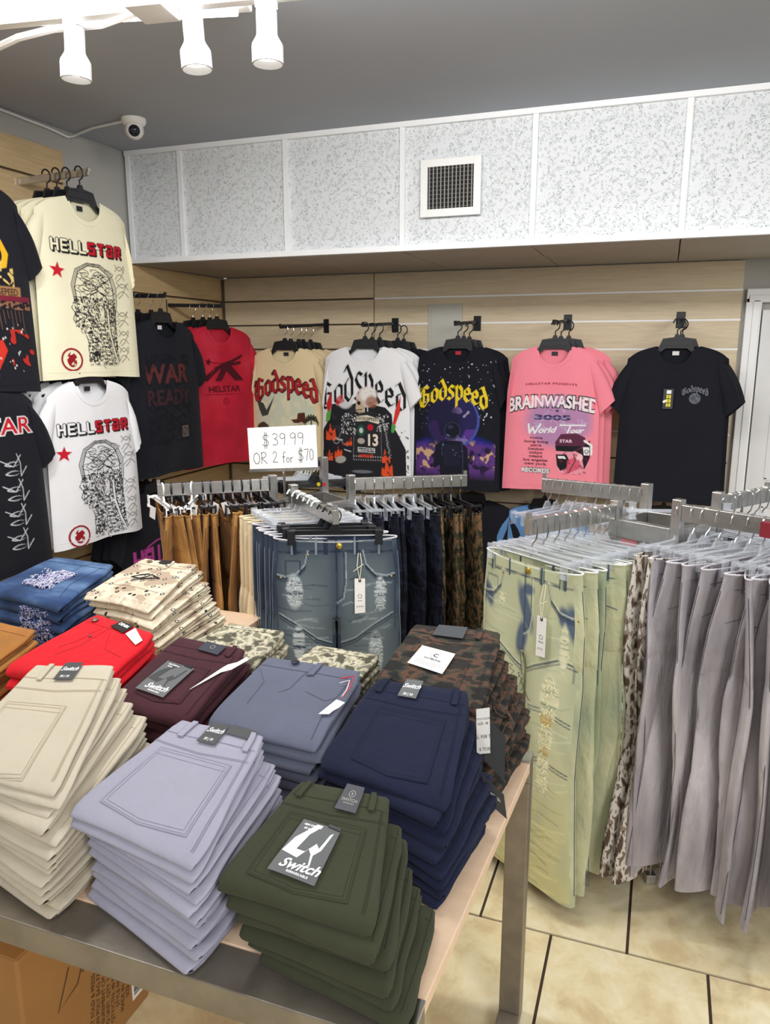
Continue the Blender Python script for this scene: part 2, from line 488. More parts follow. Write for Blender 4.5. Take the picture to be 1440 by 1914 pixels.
# air vent in the soffit
vent = thing('air_vent', 'white square air vent with dark grille in the tiled soffit', 'vent', (-.986, YS - .009, 2.33))
w = .285; h_ = .25; fr = .034
mb = MB()
mb.box((-w / 2 + fr / 2, -.008, 0), (fr, .012, h_)).box((w / 2 - fr / 2, -.008, 0), (fr, .012, h_))
mb.box((0, -.008, h_ / 2 - fr / 2), (w - 2 * fr, .012, fr)).box((0, -.008, -h_ / 2 + fr / 2), (w - 2 * fr, .012, fr))
mb.build('frame', M_WHITEP, vent, bevel=.002)
MB().box((0, .003, 0), (w - .06, .004, h_ - .06)).build('backing', plain('vent_dark', rgb(30, 28, 26), .8), vent)
sl = MB().box((0, 0, 0), (.005, .004, h_ - 2 * fr)).mesh('slat'); sl.materials.append(plain('vent_slat', rgb(150, 148, 142), .5))
sl2 = MB().box((0, 0, 0), (w - 2 * fr, .004, .004)).mesh('slat'); sl2.materials.append(plain('vent_slat_dark', rgb(84, 80, 76), .5))
for k in range(12):
    link_mesh('slat', sl, None, vent, (-w / 2 + fr + .009 + k * (w - 2 * fr - .018) / 11, -.008, 0))
for k in range(10):
    link_mesh('slat', sl2, None, vent, (0, -.003, -h_ / 2 + fr + .009 + k * (h_ - 2 * fr - .018) / 9))

# door and its frame at the right end of the back wall
dz = 1.865
door = MB().box((.93, YB - .002, dz / 2 - .03), (.96, .03, dz - .06)).build('door_1', plain('door_white', rgb(226, 226, 226), .5, var=.02), None); tag(door, kind='structure')
for zc, hh in ((1.3, .75), (.5, .55)):
    for xc in (.70, 1.16):
        mbp = MB()
        for sx in (-1, 1): mbp.box((xc + sx * .16, YB - .020, zc), (.012, .008, hh))
        for sz in (-1, 1): mbp.box((xc, YB - .020, zc + sz * hh / 2), (.33, .008, .012))
        mbp.build('door_panel_moulding', MATS['door_white'], door)
frm = MB()
frm.box((.405, YB - .006, dz / 2), (.075, .03, dz)).box((.418, YB - .024, dz / 2 + .004), (.035, .012, dz - .03))
frm.box((.93, YB - .006, dz + .012), (1.125, .03, .07)).box((.93, YB - .024, dz - .003), (1.1, .012, .035))
tag(frm.build('door_2_frame', M_TRIMW, None, bevel=.003), kind='structure').name = 'trim_2'

# ---------------------------------------------------------------- things on the ceiling
track = thing('track_light', 'white ceiling track with junction box carrying three spotlight heads', 'track light', (-1.4, 1.995, 2.515))
MB().bar((-.53, -.07, .018), (1.1, .158, .018), .036, .022).build('track_rail', M_WHITEP, track, bevel=.002)
MB().box((.01, -.035, .012), (.11, .12, .055), rz=.14).build('junction_box', M_WHITEP, track, bevel=.004)
MB().tube([(-.80, .06, .0), (-.67, .05, .0), (-.49, -.005, .0), (-.35, -.015, .002), (-.2, .01, .002), (-.05, -.02, .005)], .011, 8).build('conduit', M_WHITEP, track, smooth=True)
for i, (x, y) in enumerate(((-.26, -.032), (.10, .018), (.315, .048))):
    tilt = Matrix.Rotation((.05, -.06, 0)[i], 3, 'Y')
    MB().box((x, y, .004), (.05, .036, .03)).build('spotlight_mount', M_WHITEP, track)
    hd = MB()
    prof = [(.004, -.010), (.027, -.012), (.0285, -.018), (.0285, -.075), (.031, -.082), (.042, -.100), (.043, -.106), (.043, -.148), (.040, -.149), (.039, -.110), (.01, -.09)]
    hd.lathe(prof, (x, y, .0), tilt, 28)
    hd.build('spotlight_head', plain('lamp_head_white', rgb(168, 167, 166), .45), track, smooth=True)
    MB().lathe([(.001, -.128), (.0385, -.129), (.0385, -.124), (.001, -.122)], (x, y, 0), tilt, 20).build('lamp_lens', plain('lamp_glow', (1, .96, .9, 1), .3, emit=3.0), track)
fl = thing('ceiling_light', 'bright white tube light fixture at the top left corner of the ceiling', 'ceiling light', (-1.80, 2.03, 2.592), .24)
MB().box((0, 0, .015), (1.2, .12, .05)).build('housing', M_WHITEP, fl, bevel=.004)
MB().tube([(-.57, 0, -.025), (.57, 0, -.025)], .016, 12).build('lamp_tube', plain('tube_glow', (1, .98, .96, 1), .3, emit=5.0), fl, smooth=True)

camt = thing('security_camera', 'white dome security camera with black lens on the ceiling corner', 'camera', (-2.355, 3.13, ZC))
MB().lathe([(.01, -.0005), (.054, -.0005), (.055, -.012), (.048, -.026), (.04, -.03)], n=32).build('mount_base', M_WHITEP, camt, smooth=True)
d = Vector((2.1, -3.0, -1.3)).normalized()
Mr = d.to_track_quat('Z', 'Y').to_matrix()
MB().lathe([(.001, -.042), (.02, -.037), (.036, -.022), (.042, 0), (.036, .02), (.030, .03), (.028, .031), (.027, .026), (.001, .024)], Vector((0, 0, -.048)), Mr, 28).build('eyeball', M_WHITEP, camt, smooth=True)
MB().lathe([(.001, .036), (.014, .034), (.022, .028), (.025, .0262), (.001, .0255)], Vector((0, 0, -.048)), Mr, 24).build('lens', plain('camera_lens', rgb(34, 36, 48), .12), camt, smooth=True)
cab = MB().tube([(-2.395, 3.12, ZC - .009), (-2.62, 3.17, ZC - .006), (-2.765, 3.22, ZC - .012), (XL + .006, 3.18, ZC - .03), (XL + .006, 3.05, ZC - .02), (XL + .006, 2.6, ZC - .012), (XL + .006, 2.2, ZC - .012), (XL + .004, 1.5, ZC - .025)], .0055, 8).build('camera_cable', M_WHITEP, smooth=True)
tag(cab, 'white cable running from the dome camera along the left wall top', 'cable')
# ---------------------------------------------------------------- flat pieces wrapped onto curved surfaces
def _grid_cut(bm, g):
    if not bm.verts: return
    xs_ = [v.co.x for v in bm.verts]; ys_ = [v.co.y for v in bm.verts]
    for lo, hi, ax in ((min(xs_), max(xs_), 0), (min(ys_), max(ys_), 1)):
        n = int((hi - lo) / g)
        for k in range(1, n + 1):
            c = lo + k * (hi - lo) / (n + 1)
            co = [0, 0, 0]; co[ax] = c; no = [0, 0, 0]; no[ax] = 1
            bmesh.ops.bisect_plane(bm, geom=bm.verts[:] + bm.edges[:] + bm.faces[:], plane_co=co, plane_no=no)

def wrap(name, polys, S, off, thick, mat, parent, g=.03, tris=None, T=None):
    """polygons in flat coordinates -> mapped by S(x, y, offset); thick>0 gives side walls"""
    bm = bmesh.new()
    for poly in polys or []:
        t = tessellate_polygon([[Vector((x, y, 0)) for x, y in poly]])
        vs = [bm.verts.new((x, y, 0)) for x, y in poly]
        for f in t:
            try: bm.faces.new([vs[i] for i in f])
            except ValueError: pass
    if tris:
        V, F = tris
        vs = [bm.verts.new((x, y, 0)) for x, y in V]
        for f in F:
            try: bm.faces.new([vs[i] for i in f])
            except ValueError: pass
    if g: _grid_cut(bm, g)
    top = {}; low = {}
    if T is None: T = lambda x, y: (x, y)
    out = MB()
    bm.verts.index_update()
    co = [T(v.co.x, v.co.y) for v in bm.verts]
    tv = [S(x, y, off + thick) for x, y in co]
    faces = [tuple(v.index for v in f.verts) for f in bm.faces]
    if thick > 0:
        bv = [S(x, y, off) for x, y in co]
        n = len(tv)
        walls = [(e.verts[0].index, e.verts[1].index, e.verts[1].index + n, e.verts[0].index + n) for e in bm.edges if len(e.link_faces) == 1]
        out.add(tv + bv, faces + walls)
    else:
        out.add(tv, faces)
    bm.free()
    return out.build(name, mat, parent)

def ribbon(lines, wd, step=.008):
    """polylines -> thin quads (flat coordinates) as tris for wrap"""
    V = []; F = []
    for ln in lines:
        pts = [np.array(p, float) for p in ln]
        rs = [pts[0]]
        for a, b in zip(pts[:-1], pts[1:]):
            n = max(1, int(np.linalg.norm(b - a) / step))
            for k in range(1, n + 1): rs.append(a + (b - a) * k / n)
        n0 = len(V)
        for i, p in enumerate(rs):
            d = rs[min(i + 1, len(rs) - 1)] - rs[max(i - 1, 0)]
            L = np.linalg.norm(d)
            d = d / L if L > 0 else np.array([1., 0])
            nrm = np.array([-d[1], d[0]]) * wd / 2
            V.append(tuple(p + nrm)); V.append(tuple(p - nrm))
        for i in range(len(rs) - 1):
            a = n0 + 2 * i
            F.append((a, a + 1, a + 3, a + 2))
    return V, F

def strokes(name, lines, wd, S, off, mat, parent, T=None, step=.008):
    return wrap(name, None, S, off, 0, mat, parent, g=0, tris=ribbon(lines, wd, step), T=T)

_tc = {}
def text_tris(s, size=1.0, shear=0.0, bold=0.0, space=1.0):
    """outline of a word as triangles, centred on x, baseline at 0"""
    key = (s, size, shear, bold, space)
    if key in _tc: return _tc[key]
    cu = bpy.data.curves.new('txt', 'FONT'); cu.body = s; cu.size = size; cu.shear = shear; cu.offset = bold; cu.space_character = space
    cu.align_x = 'CENTER'; cu.resolution_u = 3; cu.fill_mode = 'FRONT'
    o = bpy.data.objects.new('txt', cu); COL.objects.link(o)
    dg = bpy.context.evaluated_depsgraph_get()
    me = o.evaluated_get(dg).to_mesh()
    V = [(v.co.x, v.co.y) for v in me.vertices]
    F = [tuple(p.vertices) for p in me.polygons]
    o.evaluated_get(dg).to_mesh_clear()
    bpy.data.objects.remove(o); bpy.data.curves.remove(cu)
    _tc[key] = (V, F)
    return V, F

def tf(V, F, sx=1, sy=1, rot=0, tx=0, ty=0):
    c, s = math.cos(rot), math.sin(rot)
    return [(x * sx * c - y * sy * s + tx, x * sx * s + y * sy * c + ty) for x, y in V], F

def join_tris(*ts):
    V = []; F = []
    for v, f in ts:
        n = len(V); V += v; F += [tuple(i + n for i in q) for q in f]
    return V, F

# ---------------------------------------------------------------- folded trousers
class Fold:
    """one folded pair: quad (FL, FR, BR, BL) in the table plane, bottom and top heights front/back"""
    def __init__(s, quad, zb, zt, seed, shared, dx=0, dy=0, rot=0):
        q = np.array(quad, float)
        c = q.mean(0); cs, sn = math.cos(rot), math.sin(rot)
        s.q = (q - c) @ np.array([[cs, sn], [-sn, cs]]) + c + np.array([dx, dy])
        s.zb, s.zt, s.sh = zb, zt, shared
        s.w = Wob(seed, 5, (2, 7)); s.e = Wob(seed + 99, 5, (4, 14))
        s.W = (np.linalg.norm(s.q[1] - s.q[0]) + np.linalg.norm(s.q[2] - s.q[3])) / 2
        s.D = (np.linalg.norm(s.q[3] - s.q[0]) + np.linalg.norm(s.q[2] - s.q[1])) / 2
    def xy(s, u, t):
        q = s.q
        cr = np.clip(1 - t / .12, 0, 1) ** 2 + np.clip((t - .93) / .07, 0, 1) ** 2 * .6
        u = .5 + (u - .5) * (1 - .055 * cr)
        x = (1 - t) * ((1 - u) * q[0][0] + u * q[1][0]) + t * ((1 - u) * q[3][0] + u * q[2][0])
        y = (1 - t) * ((1 - u) * q[0][1] + u * q[1][1]) + t * ((1 - u) * q[3][1] + u * q[2][1])
        return x, y
    def disp(s, u, t):
        return s.sh(u, t)
    def top(s, u, t, off=0.0):
        """point on the upper face"""
        x, y = s.xy(u, t)
        th = (s.zt[0] - s.zb[0])
        fr = np.sqrt(np.clip(1 - (np.clip(.055 - t, 0, .055) / .055) ** 2, 0, 1))
        z = s.zb[0] + (s.zb[1] - s.zb[0]) * t + (th + (s.zt[1] - s.zb[1] - th) * t) * (.5 + .5 * fr) + s.disp(u, t) + off
        ed = np.clip(np.minimum(u, 1 - u) / .035, 0, 1)
        z = z - (1 - np.sqrt(np.clip(1 - (1 - ed) ** 2, 0, 1))) * .25 * th
        return (float(x), float(y), float(z)) if np.isscalar(u) else (x, y, z)
    def mesh(s, name, nu=20, nt=13):
        th0 = s.zt[0] - s.zb[0]
        tr = .055
        ts = tr + (1 - tr) * (1 - (1 - np.linspace(0, 1, nt)) ** 1.0)
        path = []   # (t, h, leaf centre)
        for t in ts[::-1]: path.append((t, 0, .25))
        for a in np.linspace(-90, 90, 9)[1:-1]:
            a = math.radians(a); path.append((tr - tr * math.cos(a), .5 + .5 * math.sin(a), .5 + .25 * math.sin(a)))
        for t in ts: path.append((t, 1, .75))
        path.append((1.012, .9, .75)); path.append((1.012, .65, .75))
        for t in ts[::-1]: path.append((t, .555, .75))
        path.append((tr * .8, .5, .5))
        for t in ts: path.append((t, .445, .25))
        path.append((1.012, .35, .25)); path.append((1.012, .1, .25))
        us = np.array([0, .004, .014, .035] + list(np.linspace(.07, .93, nu - 8)) + [.965, .986, .996, 1])
        ed = np.clip(np.minimum(us, 1 - us) / .035, 0, 1)
        ee = np.sqrt(np.clip(1 - (1 - ed) ** 2, 0, 1))
        Pm = np.zeros((len(path), len(us), 3))
        for i, (t, h, hc) in enumerate(path):
            hh = hc + (h - hc) * ee
            leaf = 1 if hc > .5 else -1
            uu = us + (us - .5) * 0
            jit = .022 * s.e(t * 1.0, leaf * 1.3) + .012 * leaf * (t < .9)
            uu = np.where(us > .5, us + jit * (us - .5) * 2, us + (.02 * s.e(t + 3, leaf)) * (.5 - us) * 2)
            bulge = -.012 * math.sin(math.pi * h) * (t < tr) * 1.0
            tt = t + bulge + .012 * s.w(us * 1.5, 2.0) * (1 if t < .5 else 0) * (1 - t)
            x, y = s.xy(uu, tt)
            th = th0 + (s.zt[1] - s.zb[1] - th0) * t
            z = s.zb[0] + (s.zb[1] - s.zb[0]) * t + th * hh + s.disp(us, t) * 1.0
            if not (h == 1): z = z + .0022 * s.w(us * 2.2, t * 2.0 + leaf)
            Pm[i, :, 0] = x; Pm[i, :, 1] = y; Pm[i, :, 2] = z
        v, f = grid_mesh(name, Pm, close_v=True)
        return mesh_from(name, [(v, f)])

def pocket_pts(u0, u1, t0, t1, tip=.045, lean=0.0):
    """five-sided back pocket outline in (u, t)"""
    um = (u0 + u1) / 2
    return [(u0, t1), (u1, t1), (u1 - .01, t0 + tip), (um, t0), (u0 + .01, t0 + tip)]

def stack(what, colour, cat_label, quad, zf, zb, n, mat, stitch_mat, seed, zbase=(.7, .7), group=None, amp=.003,
          fan=(0, 0, 0, 0), lean=(0, 0), top_fn=None, where='on the display table', rim=None, shrink=.0, jit=.0095):
    """n folded pairs; zf/zb are the heights of the pile at front and back"""
    sh0 = Wob(seed + 5, 5, (1.5, 5))
    rnd = random.Random(seed)
    tops = []
    hs = [1.0 + rnd.uniform(-.3, .3) for _ in range(n)]; hs[-1] *= 1.15
    tot = sum(hs)
    q = np.array(quad, float)
    c = q.mean(0)
    cf, cb = zbase[0], zbase[1]
    objs = []
    for i in range(n):
        dF = (zf - zbase[0]) * hs[i] / tot; dB = (zb - zbase[1]) * hs[i] / tot
        k = n - 1 - i     # 0 = topmost
        z0 = (cf + .0004, cb + .0004); z1 = (cf + dF, cb + dB)
        cf += dF; cb += dB
        a = amp * min(1.0, .25 + (i + 1) / n)
        sh = (lambda u, t, a=a, d=.009 * (i + 1) / n: a * sh0(u * 1.0, t * 1.0) - d * np.clip(1 - t / .3, 0, 1) ** 2 * (.35 + 1.1 * np.abs(u - .42)))
        if i == 0: sh = (lambda u, t: 0.0 * u)
        dx = fan[0] * min(k, fan[2]) + rnd.uniform(-jit, jit) * (k > 0) + lean[0] * k
        dy = fan[1] * min(k, fan[2]) + rnd.uniform(-jit, jit) * (k > 0) + lean[1] * k
        rot = fan[3] * min(k, fan[2]) + rnd.uniform(-.045, .045) * (k > 0)
        quadk = c + (q - c) * (1 - shrink * (k > 0))
        root = thing('folded_' + what.replace(' ', '_'), '', 'folded trousers', (0, 0, 0), 0, group)
        F = Fold(quadk, z0, z1, seed * 31 + i, sh, dx, dy, rot)
        cx, cy = F.q.mean(0)
        root.location = (cx, cy, min(z0))
        pos = ORD[k] if k < len(ORD) else 'lower'
        if k == n - 1: pos = 'bottommost'
        root['label'] = f'{colour} folded {what}, {pos} of the {cat_label}'
        me = F.mesh('folded_cloth')
        me.transform(Matrix.Translation((-cx, -cy, -min(z0))))
        link_mesh('folded_cloth', me, mat, root)
        orig = (cx, cy, min(z0))
        def Sx(u, t, off, F=F, o=orig):
            p = F.top(float(u), float(t), off)
            return (p[0] - o[0], p[1] - o[1], p[2] - o[2])
        root_S = Sx
        if k > 0:
            # waistband end seam and side seam peeking out at the edges
            lines = [[(.9, .88), (1.0, .875)], [(.955, .07), (.965, .5), (.96, .98)]]
            strokes('side_seam', lines, .006, Sx, .0006, stitch_mat, root, step=.03)
        else:
            strokes('waistband_seam', [[(.01, .865), (.3, .86), (.6, .868), (.99, .862)]], .0075, Sx, .0007, stitch_mat, root, step=.03)
            if top_fn: top_fn(root, Sx, F)
        objs.append(root)
    return objs

def Tuv(F, u0, t0, rot=0.0):
    """metric coordinates around anchor (u0, t0) -> (u, t)"""
    c, s = math.cos(rot), math.sin(rot)
    return lambda x, y: (u0 + (x * c - y * s) / F.W, t0 + (x * s + y * c) / F.D)

def back_view(u0=.2, u1=.82, t0=.1, t1=.66, loops=(.16, .86), mat=None, smat=None, tag_at=None, tagw=.045, tagh=.05, tagcol=None, words=None, rot=0.0, yoke=True, tagu=.5):
    def fn(root, S, F):
        pk = pocket_pts(u0, u1, t0, t1)
        wrap('back_pocket', [pk], S, .0006, .0016, mat, root, g=.07)
        ins = lambda d: [(u + ((u0 + u1) / 2 - u) * d, t + ((t0 + t1) / 2 - t) * d) for u, t in pk]
        p1 = ins(.03); p2 = ins(.1)
        L = [p1 + [p1[0]], p2 + [p2[0]], [(u0 + .02, t1 - .07), (u1 - .02, t1 - .07)]]
        strokes('pocket_stitching', L, .0045, S, .0026, smat, root, step=.03)
        if yoke:
            strokes('yoke_seam', [[(.01, .76), (.5, .735), (.99, .765)], [(.01, .748), (.5, .723), (.99, .753)]], .0038, S, .0008, smat, root, step=.03)
        strokes('side_seam', [[(.945, .06), (.955, .4), (.95, .86)], [(.93, .06), (.94, .4), (.935, .86)]], .005, S, .0008, smat, root, step=.03)
        for u in loops:
            wrap('belt_loop', [[(u - .028, .83), (u + .028, .83), (u + .028, 1.0), (u - .028, 1.0)]], S, .002, .0028, mat, root, g=.05)
        if words:
            T = Tuv(F, tagu, .93, rot)
            wrap('waist_tag', [[(-tagw / 2, -tagh * .55), (tagw / 2, -tagh * .55), (tagw / 2, tagh * .45), (-tagw / 2, tagh * .45)]], S, .0045, .0006, tagcol or M_DARKCARD, root, g=.02, T=T)
            tr = join_tris(*[tf(*text_tris(w_, s_, sh_, b_), 1, 1, 0, 0, y_) for w_, s_, sh_, b_, y_ in words])
            wrap('tag_lettering', None, S, .0056, 0, M_INKW, root, g=.02, tris=tr, T=T)
    return fn

SWITCH = [('Switch', .0155, .45, .0004, -.002), ('28 | 30', .008, 0, .0002, -.021)]

def big_card(root, S, F, u0, t0, rot, w=.06, h=.085, foil=M_DARKCARD):
    T = Tuv(F, u0, t0, rot)
    wrap('hang_card', [[(-w / 2, -h / 2), (w / 2, -h / 2), (w / 2, h / 2), (-w / 2, h / 2)]], S, .0075, .0005, M_GREYCARD, root, g=.02, T=T)
    sx = w / .06; sy = h / .085
    sc = lambda P: [(x * sx, y * sy) for x, y in P]
    p1 = sc([(-.029, -.012), (-.024, .012), (-.006, .040), (.004, .040), (-.008, .022), (-.013, -.004), (-.001, -.004), (.008, .012), (.014, .006), (.019, .03), (.023, .034), (.018, .004), (.010, -.008), (.002, .001), (-.006, -.016)])
    wrap('card_artwork', [p1], S, .0083, 0, foil, root, g=.02, T=T)
    p2 = sc([(.006, .002), (.012, -.022), (.0145, -.022), (.009, .006)])
    wrap('card_artwork', [p2], S, .0084, 0, foil, root, g=.02, T=T)
    for tr in (tf(*text_tris('Switch', .0215, .45, .0006), 1, 1, .05, .004, -.0325 * sy), tf(*text_tris('REMARKABLE', .0052, 0, .0002), 1, 1, 0, .006, -.0385 * sy),
                   tf(*text_tris('NEW STRETCH', .0045, 0, .0003), 1, 1, 0, -.012, .034 * sy), tf(*text_tris('FIT 28', .0045, 0, .0003), 1, 1, 0, -.018, .028 * sy)):
        wrap('card_lettering', None, S, .0086, 0, M_INKW, root, g=.02, tris=tr, T=T)
    wrap('card_clip', [[(.012, h / 2 - .002), (.034, h / 2 - .004), (.034, h / 2 + .001), (.012, h / 2 + .003)]], S, .0088, .001, M_BLACKP, root, g=0, T=T)

# ---------------------------------------------------------------- the display table
table = thing('display_table', 'metal framed display table with a pale wood top under the folded trousers', 'table', (-.8, 1.2, 0))
M_DECK = wood_mat('pale_peach_laminate', rgb(232, 200, 168), rgb(238, 208, 178), (1, 8, 1))
TX0, TX1, TY0, TY1, TZ = -1.75, -.222, .80, 1.60, .70
def tb(mb, c, s): return mb.box((c[0] + .8, c[1] - 1.2, c[2]), s)
TXF = TX1 - .034       # the near end of the right side stands a little further in
MB().prism([(TX0 + .8, TY0 + .070 - 1.2), (TXF + .8, TY0 + .070 - 1.2), (TX1 + .8, TY1 - .045 - 1.2), (TX0 + .8, TY1 - .045 - 1.2)], (0, 0, TZ - .022), (1, 0, 0), (0, 1, 0), (0, 0, 1), .022).build('table_top', M_DECK, table, bevel=.002)
tb(MB(), ((TX0 + TXF) / 2, TY0 + .032, TZ - .027), (TXF - TX0, .075, .05)).build('front_rail', M_METAL_D, table, bevel=.002)
tb(MB(), ((TX0 + TX1) / 2, TY1 - .02, TZ - .027), (TX1 - TX0, .05, .05)).build('back_rail', M_METAL_D, table, bevel=.002)
for x in (TX0 + .025, TX1 - .025):
    for y in (TY0 + .02, TY1 - .02):
        tb(MB(), (x - (.034 if x > -1 and y < 1 else 0), y, (TZ - .004) / 2 - .02), (.05, .05, TZ - .035 - .015)).build('leg', M_METAL_D, table, bevel=.002)
    tb(MB(), (x, (TY0 + TY1) / 2, .018), (.05, TY1 - TY0 - .09, .03)).build('foot_bar', M_METAL_D, table, bevel=.002)
# the top of the far right leg carries a bright cap
tb(MB(), (TX1 - .025, TY1 - .02, TZ + .001), (.05, .05, .006)).build('leg_cap', M_METAL, table, bevel=.001)
tb(MB(), (TXF - .02, TY0 + .032, TZ + .001), (.042, .075, .006)).build('leg_cap', M_CHROME, table, bevel=.001)

table2 = thing('display_table', 'second display table behind, under the blue jeans and desert camouflage piles', 'table', (-1.70, 1.95, 0))
MB().box((0, -.02, .688), (.90, .56, .024)).build('table_top', M_DECK, table2, bevel=.002)
for x in (-.41, .41):
    for y in (-.26, .22):
        MB().box((x, y, .338), (.05, .05, .675)).build('leg', M_METAL_D, table2)

# ---------------------------------------------------------------- the piles
C_BEIGE = fabric('beige_twill', rgb(200, 190, 170), .04, 8, .22, 20)
C_LAV = fabric('lavender_twill', rgb(166, 165, 182), .04, 8, .2, 20)
C_OLIVE = fabric('olive_twill', rgb(60, 63, 45), .1, 8, .22, 20)
C_MAROON = fabric('maroon_twill', rgb(66, 28, 38), .12, 8, .22, 20)
C_SLATE = fabric('slate_twill', rgb(98, 103, 121), .06, 8, .22, 20)
C_SLATE_D = C_SLATE
C_NAVY = fabric('navy_twill', rgb(20, 27, 54), .12, 8, .24, 20)
C_RED = fabric('red_twill', rgb(214, 14, 32), .06, 8, .35, 20)
C_TAN = fabric('tan_twill', rgb(160, 106, 48), .1, 8, .4, 20)
C_BLUE = fabric('blue_denim', rgb(50, 78, 122), .1, 5, .4, 16, two=(rgb(28, 48, 86), rgb(104, 134, 172)), stretch=(1, 2.5, 1))
K_WOOD = camo('woodland_camo', [rgb(44, 43, 42), rgb(66, 64, 56), rgb(94, 70, 58), rgb(54, 51, 48)], 16, 1.0, stretch=(1, 2, 2))
K_DES = camo('desert_chip_camo', [rgb(176, 156, 136), rgb(206, 192, 168), rgb(216, 206, 184), rgb(196, 180, 156)], 9, 4.0, spots=(34, .24, .13, rgb(40, 34, 32), rgb(228, 222, 208)))
K_DIG = camo('digital_camo', [rgb(88, 86, 74), rgb(158, 152, 130), rgb(196, 190, 168), rgb(128, 124, 106)], 30, 8.0, stretch=(1, 1, 1))
def st(name, c): return plain(name, c, .9)
ST_BEIGE = st('beige_thread', rgb(176, 160, 134)); ST_LAV = st('lavender_thread', rgb(138, 136, 156)); ST_OL = st('olive_thread', rgb(46, 52, 34))
ST_MAR = st('maroon_thread', rgb(50, 18, 28)); ST_SL = st('slate_thread', rgb(78, 82, 100)); ST_NV = st('navy_thread', rgb(14, 20, 48))
ST_RED = st('red_thread', rgb(176, 6, 22)); ST_TAN = st('tan_thread', rgb(118, 74, 30)); ST_CAMO = st('camo_thread', rgb(40, 38, 34)); ST_DES = st('desert_thread', rgb(150, 134, 112))

# front row
stack('chinos', 'beige twill', 'tall pile at the left front', [(-1.125, .85), (-.885, .865), (-.985, 1.14), (-1.15, 1.10)], .905, .985, 13, C_BEIGE, ST_BEIGE, 11, group='beige chinos in the front pile', amp=.006,
      fan=(.013, -.004, 5, -.055), jit=.008, top_fn=back_view(.1, .72, -.02, .6, (.22,), C_BEIGE, ST_BEIGE, words=SWITCH, tagu=.5))
def lav_top(root, S, F):
    back_view(.14, .86, .08, .7, (.2, .9), C_LAV, ST_LAV, words=SWITCH, tagu=.5)(root, S, F)
    T = Tuv(F, .72, .99)
    wrap('dark_card', [[(-.03, -.01), (.045, -.014), (.05, .006), (-.02, .012)]], S, .003, .0006, M_DARKCARD, root, g=.02, T=T)
stack('chinos', 'pale lavender grey', 'pile between beige and olive', [(-.868, .868), (-.592, .822), (-.617, 1.075), (-.80, 1.085)], .872, .935, 11, C_LAV, ST_LAV, 23, group='lavender chinos in the front pile', amp=.005,
      fan=(.010, -.003, 3, -.04), top_fn=lav_top)
def olive_top(root, S, F):
    back_view(.16, .84, .05, .68, (.12, .84), C_OLIVE, ST_OL)(root, S, F)
    T = Tuv(F, .62, .90, -.05)
    wrap('leather_patch', [[(-.021, -.026), (.021, -.026), (.021, .026), (-.021, .026)]], S, .0045, .001, plain('slate_leather', rgb(58, 62, 72), .4), root, g=.02, T=T)
    tr = join_tris(tf(*text_tris('SWITCH', .0085, 0, .0), 1, 1, 0, 0, -.008), tf(*text_tris('REMARKABLE', .0036, 0, .0), 1, 1, 0, 0, -.013), tf(*text_tris('S', .007, 0, .0002), 1, 1, 0, 0, .005))
    wrap('patch_lettering', None, S, .0059, 0, plain('pale_gold_print', rgb(196, 190, 170), .5), root, g=0, tris=tr, T=T)
    strokes('patch_emblem', [[(.0065 * math.cos(a), .0075 + .0065 * math.sin(a)) for a in np.linspace(0, 6.28, 20)]], .0009, S, .0059, MATS['pale_gold_print'], root, T=T, step=.01)
    big_card(root, S, F, .47, .36, -.08, .068, .095, M_SILVER)
stack('chinos', 'dark olive green', 'pile at the front right corner', [(-.572, .835), (-.318, .826), (-.366, 1.03), (-.525, 1.025)], .845, .90, 6, C_OLIVE, ST_OL, 37, group='olive chinos in the front pile', amp=.004,
      fan=(.014, -.001, 5, -.03), jit=.01, top_fn=olive_top)

# second row
def maroon_top(root, S, F):
    back_view(.2, .8, .1, .62, (.86,), C_MAROON, ST_MAR)(root, S, F)
    T = Tuv(F, .6, .9, -.1)
    wrap('leather_patch', [[(-.03, -.017), (.03, -.017), (.03, .017), (-.03, .017)]], S, .0045, .001, plain('slate_leather', rgb(58, 62, 72), .4), root, g=.02, T=T)
    strokes('patch_emblem', [[(.006 * math.cos(a), .003 + .006 * math.sin(a)) for a in np.linspace(0, 6.28, 20)]], .0009, S, .0059, MATS['pale_gold_print'], root, T=T, step=.01)
    big_card(root, S, F, .42, .36, -.1, .078, .10, M_DARKCARD)
    T = Tuv(F, .93, .62, -.35)
    wrap('white_lining', [[(-.003, -.08), (.004, -.02), (.014, .07), (.002, .075), (-.004, .01)]], S, .004, .001, M_PAPER, root, g=.03, T=T)
stack('chinos', 'dark maroon', 'pile between red and slate', [(-1.03, 1.165), (-.825, 1.145), (-.832, 1.385), (-1.025, 1.40)], .90, .95, 9, C_MAROON, ST_MAR, 41, group='maroon chinos', top_fn=maroon_top, fan=(.012, 0, 3, -.04))
